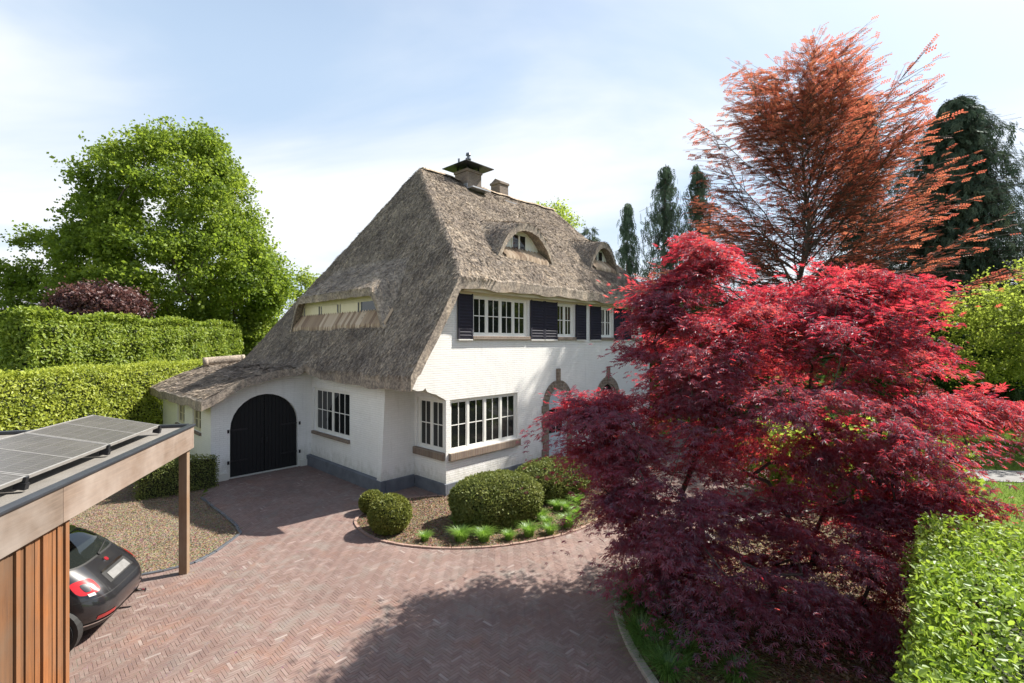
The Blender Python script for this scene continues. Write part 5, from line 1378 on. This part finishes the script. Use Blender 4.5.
CONSPRAY = _conspray()
broad = lambda f: float(np.interp(f, [0, .15, .4, .7, .9, 1], [1.0, 1.0, .92, .62, .30, .05]))
slim = lambda f: float(np.interp(f, [0, .3, .6, .85, 1], [1, .9, .7, .42, .12]))
conifer('dark_cypress', 'huge dark green conifer at the right edge behind the copper beech', (28.2, 30.5), 20.3, 5.8, 3300, L_CEDAR, .58, .6, prof=broad)
conifer('dark_cypress', 'dark conifer partly hidden inside the crown of the copper beech', (22.5, 31.0), 20.6, 2.6, 800, L_CEDAR, .55, .5, prof=slim)
conifer('weeping_cypress', 'slimmest blue green weeping conifer just right of the thatched roof', (7.2, 30.0), 13.4, 1.4, 210, L_NOOTKA, .55, 1.25, 'weeping conifers behind the house', slim)
conifer('weeping_cypress', 'tallest blue green weeping conifer in the middle of the group behind the house', (9.3, 30.0), 15.8, 2.5, 330, L_NOOTKA, .6, 1.25, 'weeping conifers behind the house', slim, lean=.3)
conifer('weeping_cypress', 'blue green weeping conifer touching the left side of the copper beech', (12.4, 31.0), 16.2, 2.4, 300, L_NOOTKA, .6, 1.25, 'weeping conifers behind the house', slim, lean=-.4)
conifer('spruce_tree', 'small dark conifer tip showing above the thatch right of the chimneys', (7.5, 46.0), 15.6, 2.2, 260, L_CEDAR, .8, .3, prof=slim)

# right-hand garden
broadleaf('garden_tree', 'fresh light green tree at the right edge above the lawn', 'tree', (23.2, 20.8), 2.8,
          [(0, 0, 5.4, 3.2, 2.8, 2.6), (-1.8, 0, 4.2, 2.1, 2.1, 1.9), (2.4, 0, 6.6, 2.9, 2.6, 2.5), (.8, -.6, 3.6, 2.4, 2.1, 1.3)], 300, 22, .36, .22, L_LIME, r_tip=.01)
for tx_, ty_, sc_ in ((38, 16, 1.0), (44, 25, 1.15), (33, 7, .85)):  # out-of-view trees added for the upper windows to reflect
    broadleaf('garden_tree', 'unseen tall green tree added beyond the right edge, mirrored in the upper windows', 'tree', (tx_, ty_), 4.0,
              [(0, 0, 8.5 * sc_, 4.6, 4.6, 4.2 * sc_), (0, 2.5, 5.5 * sc_, 4.2, 4.0, 3.4), (0, -2.5, 5.2 * sc_, 4.0, 4.0, 3.2)], 230, 26, .7, .55, L_OAK, group='unseen trees beyond the right edge')
shrubs = [((11.3, 18.5), [(0, 0, 1.5, 1.7, 1.5, 1.5), (-1, 0, 1.1, 1.2, 1.2, 1.1)], L_DKGREEN, 'dark green shrub behind the maple, left of the lawn'),
          ((15.6, 21.5), [(0, 0, 1.8, 2.2, 1.8, 2.0), (1.8, 0, 1.4, 1.6, 1.5, 1.5)], L_DKGREEN, 'broad dark shrub under the light green tree beyond the lawn'),
          ((8.2, 13.8), [(0, 0, 1.0, 1.3, 1.1, 1.1), (1.0, .4, .9, 1.0, 1.0, .9)], L_LIME, 'yellow green shrub seen through the gaps of the red maple'),
          ((10.8, 13.2), [(0, 0, .9, 1.2, 1.0, 1.2)], L_BEECHH, 'bright leafy shrub right behind the lower right maple branches'),
          ((20.5, 27.0), [(0, 0, 3.0, 4.5, 2.5, 3.4), (4.5, 0, 2.8, 4.0, 2.5, 3.2)], L_DKGREEN, 'wide dark rhododendron bank at the far end of the lawn'),
          ((9.5, 25.0), [(0, 0, 3.0, 2.6, 2.0, 3.4), (2.4, 0, 2.6, 2.4, 2, 3.0)], L_DKGREEN, 'tall dark shrub bank behind the right end of the house')]
for p, lb, m, lab in shrubs:
    v = sum(l[3] * l[5] for l in lb); broadleaf('garden_shrub', lab, 'bush', p, .5, lb, int(55 + 26 * v), 22, .24, .22, m, r_tip=.008)

def far_woods():
    n = 9000
    a = rng.uniform(R_(-75), R_(75), n); d = rng.uniform(75, 120, n); hmax = 5.0 + 1.6 * np.sin(a * 9) + 1.0 * np.sin(a * 23 + 1)
    P = np.column_stack([np.sin(a) * d, np.cos(a) * d, rng.random(n) ** .8 * hmax * .95])
    o = foliage('far_woods', P, unit(rng.normal(size=(n, 3)) + np.array([0, -.4, .6])), rng.normal(size=(n, 3)), 1.7 * rng.uniform(.6, 1.3, n), CLUSTER, L_DKGREEN)
    return struct(o, 'stuff')
far_woods()

# mown grass blades on the visible lawn
def lawn(n, x0, x1, y0, y1):
    P = np.column_stack([rng.uniform(x0, x1, n), rng.uniform(y0, y1, n), np.zeros(n)])
    ppath = [(x, y + .8) for x, y in pp] + [(x, y - .8) for x, y in reversed(pp)]
    P = P[~inside(P, ppath)]; m = len(P); P[:, 2] = -.015
    T = np.array([0, 0, 1.]) + rng.normal(size=(m, 3)) * .35
    o = foliage('lawn_grass', P, rng.normal(size=(m, 3)), T, .09 * rng.uniform(.6, 1.4, m), (np.array([(0, -.12, 0), (.6, -.08, .06), (1, 0, .15), (.6, .08, .06), (0, .12, 0)]), [(0, 1, 2, 3), (0, 3, 4, 0)]), L_GRASS)
    return struct(o, 'stuff')
lawn(60000, 11.5, 26, 11.5, 24)

# ------------------------------------------------------------------ neighbour's house at the far left
nb = thing('neighbour_house', 'white neighbouring house with grey tiled roof at the far left edge', 'house', (-45.5, 43.0, 0), R_(12))
mb = MB(); mb.box(-4, 4, -4, 4, 0, 5.0); mb.prism([(-4, -4.0, 5.0), (4, -4.0, 5.0), (0, -4.0, 8.6)], (0, 8, 0)); mb.build('wall', M_REDWALL, nb)
M_SLATE = brickmat('grey_slate_roof', (0.17, 0.17, 0.19), (0.12, 0.12, 0.14), (0.06, 0.06, 0.07), .3, .2)
mb = MB()
for s in (-1, 1): mb.prism([(s * 4.5, -4.4, 4.62), (0, -4.4, 8.72), (0, -4.4, 8.9), (s * 4.5, -4.4, 4.80)], (0, 8.8, 0))
mb.build('roof', M_SLATE, nb)
for x, z in ((-2, 2.2), (1.2, 2.2), (-.5, 5.6)): window(nb, (0, -4), (1, 0), (0, 1), x, x + 1.2, z, z + 1.2, 2, 1, 1, k=-.06)
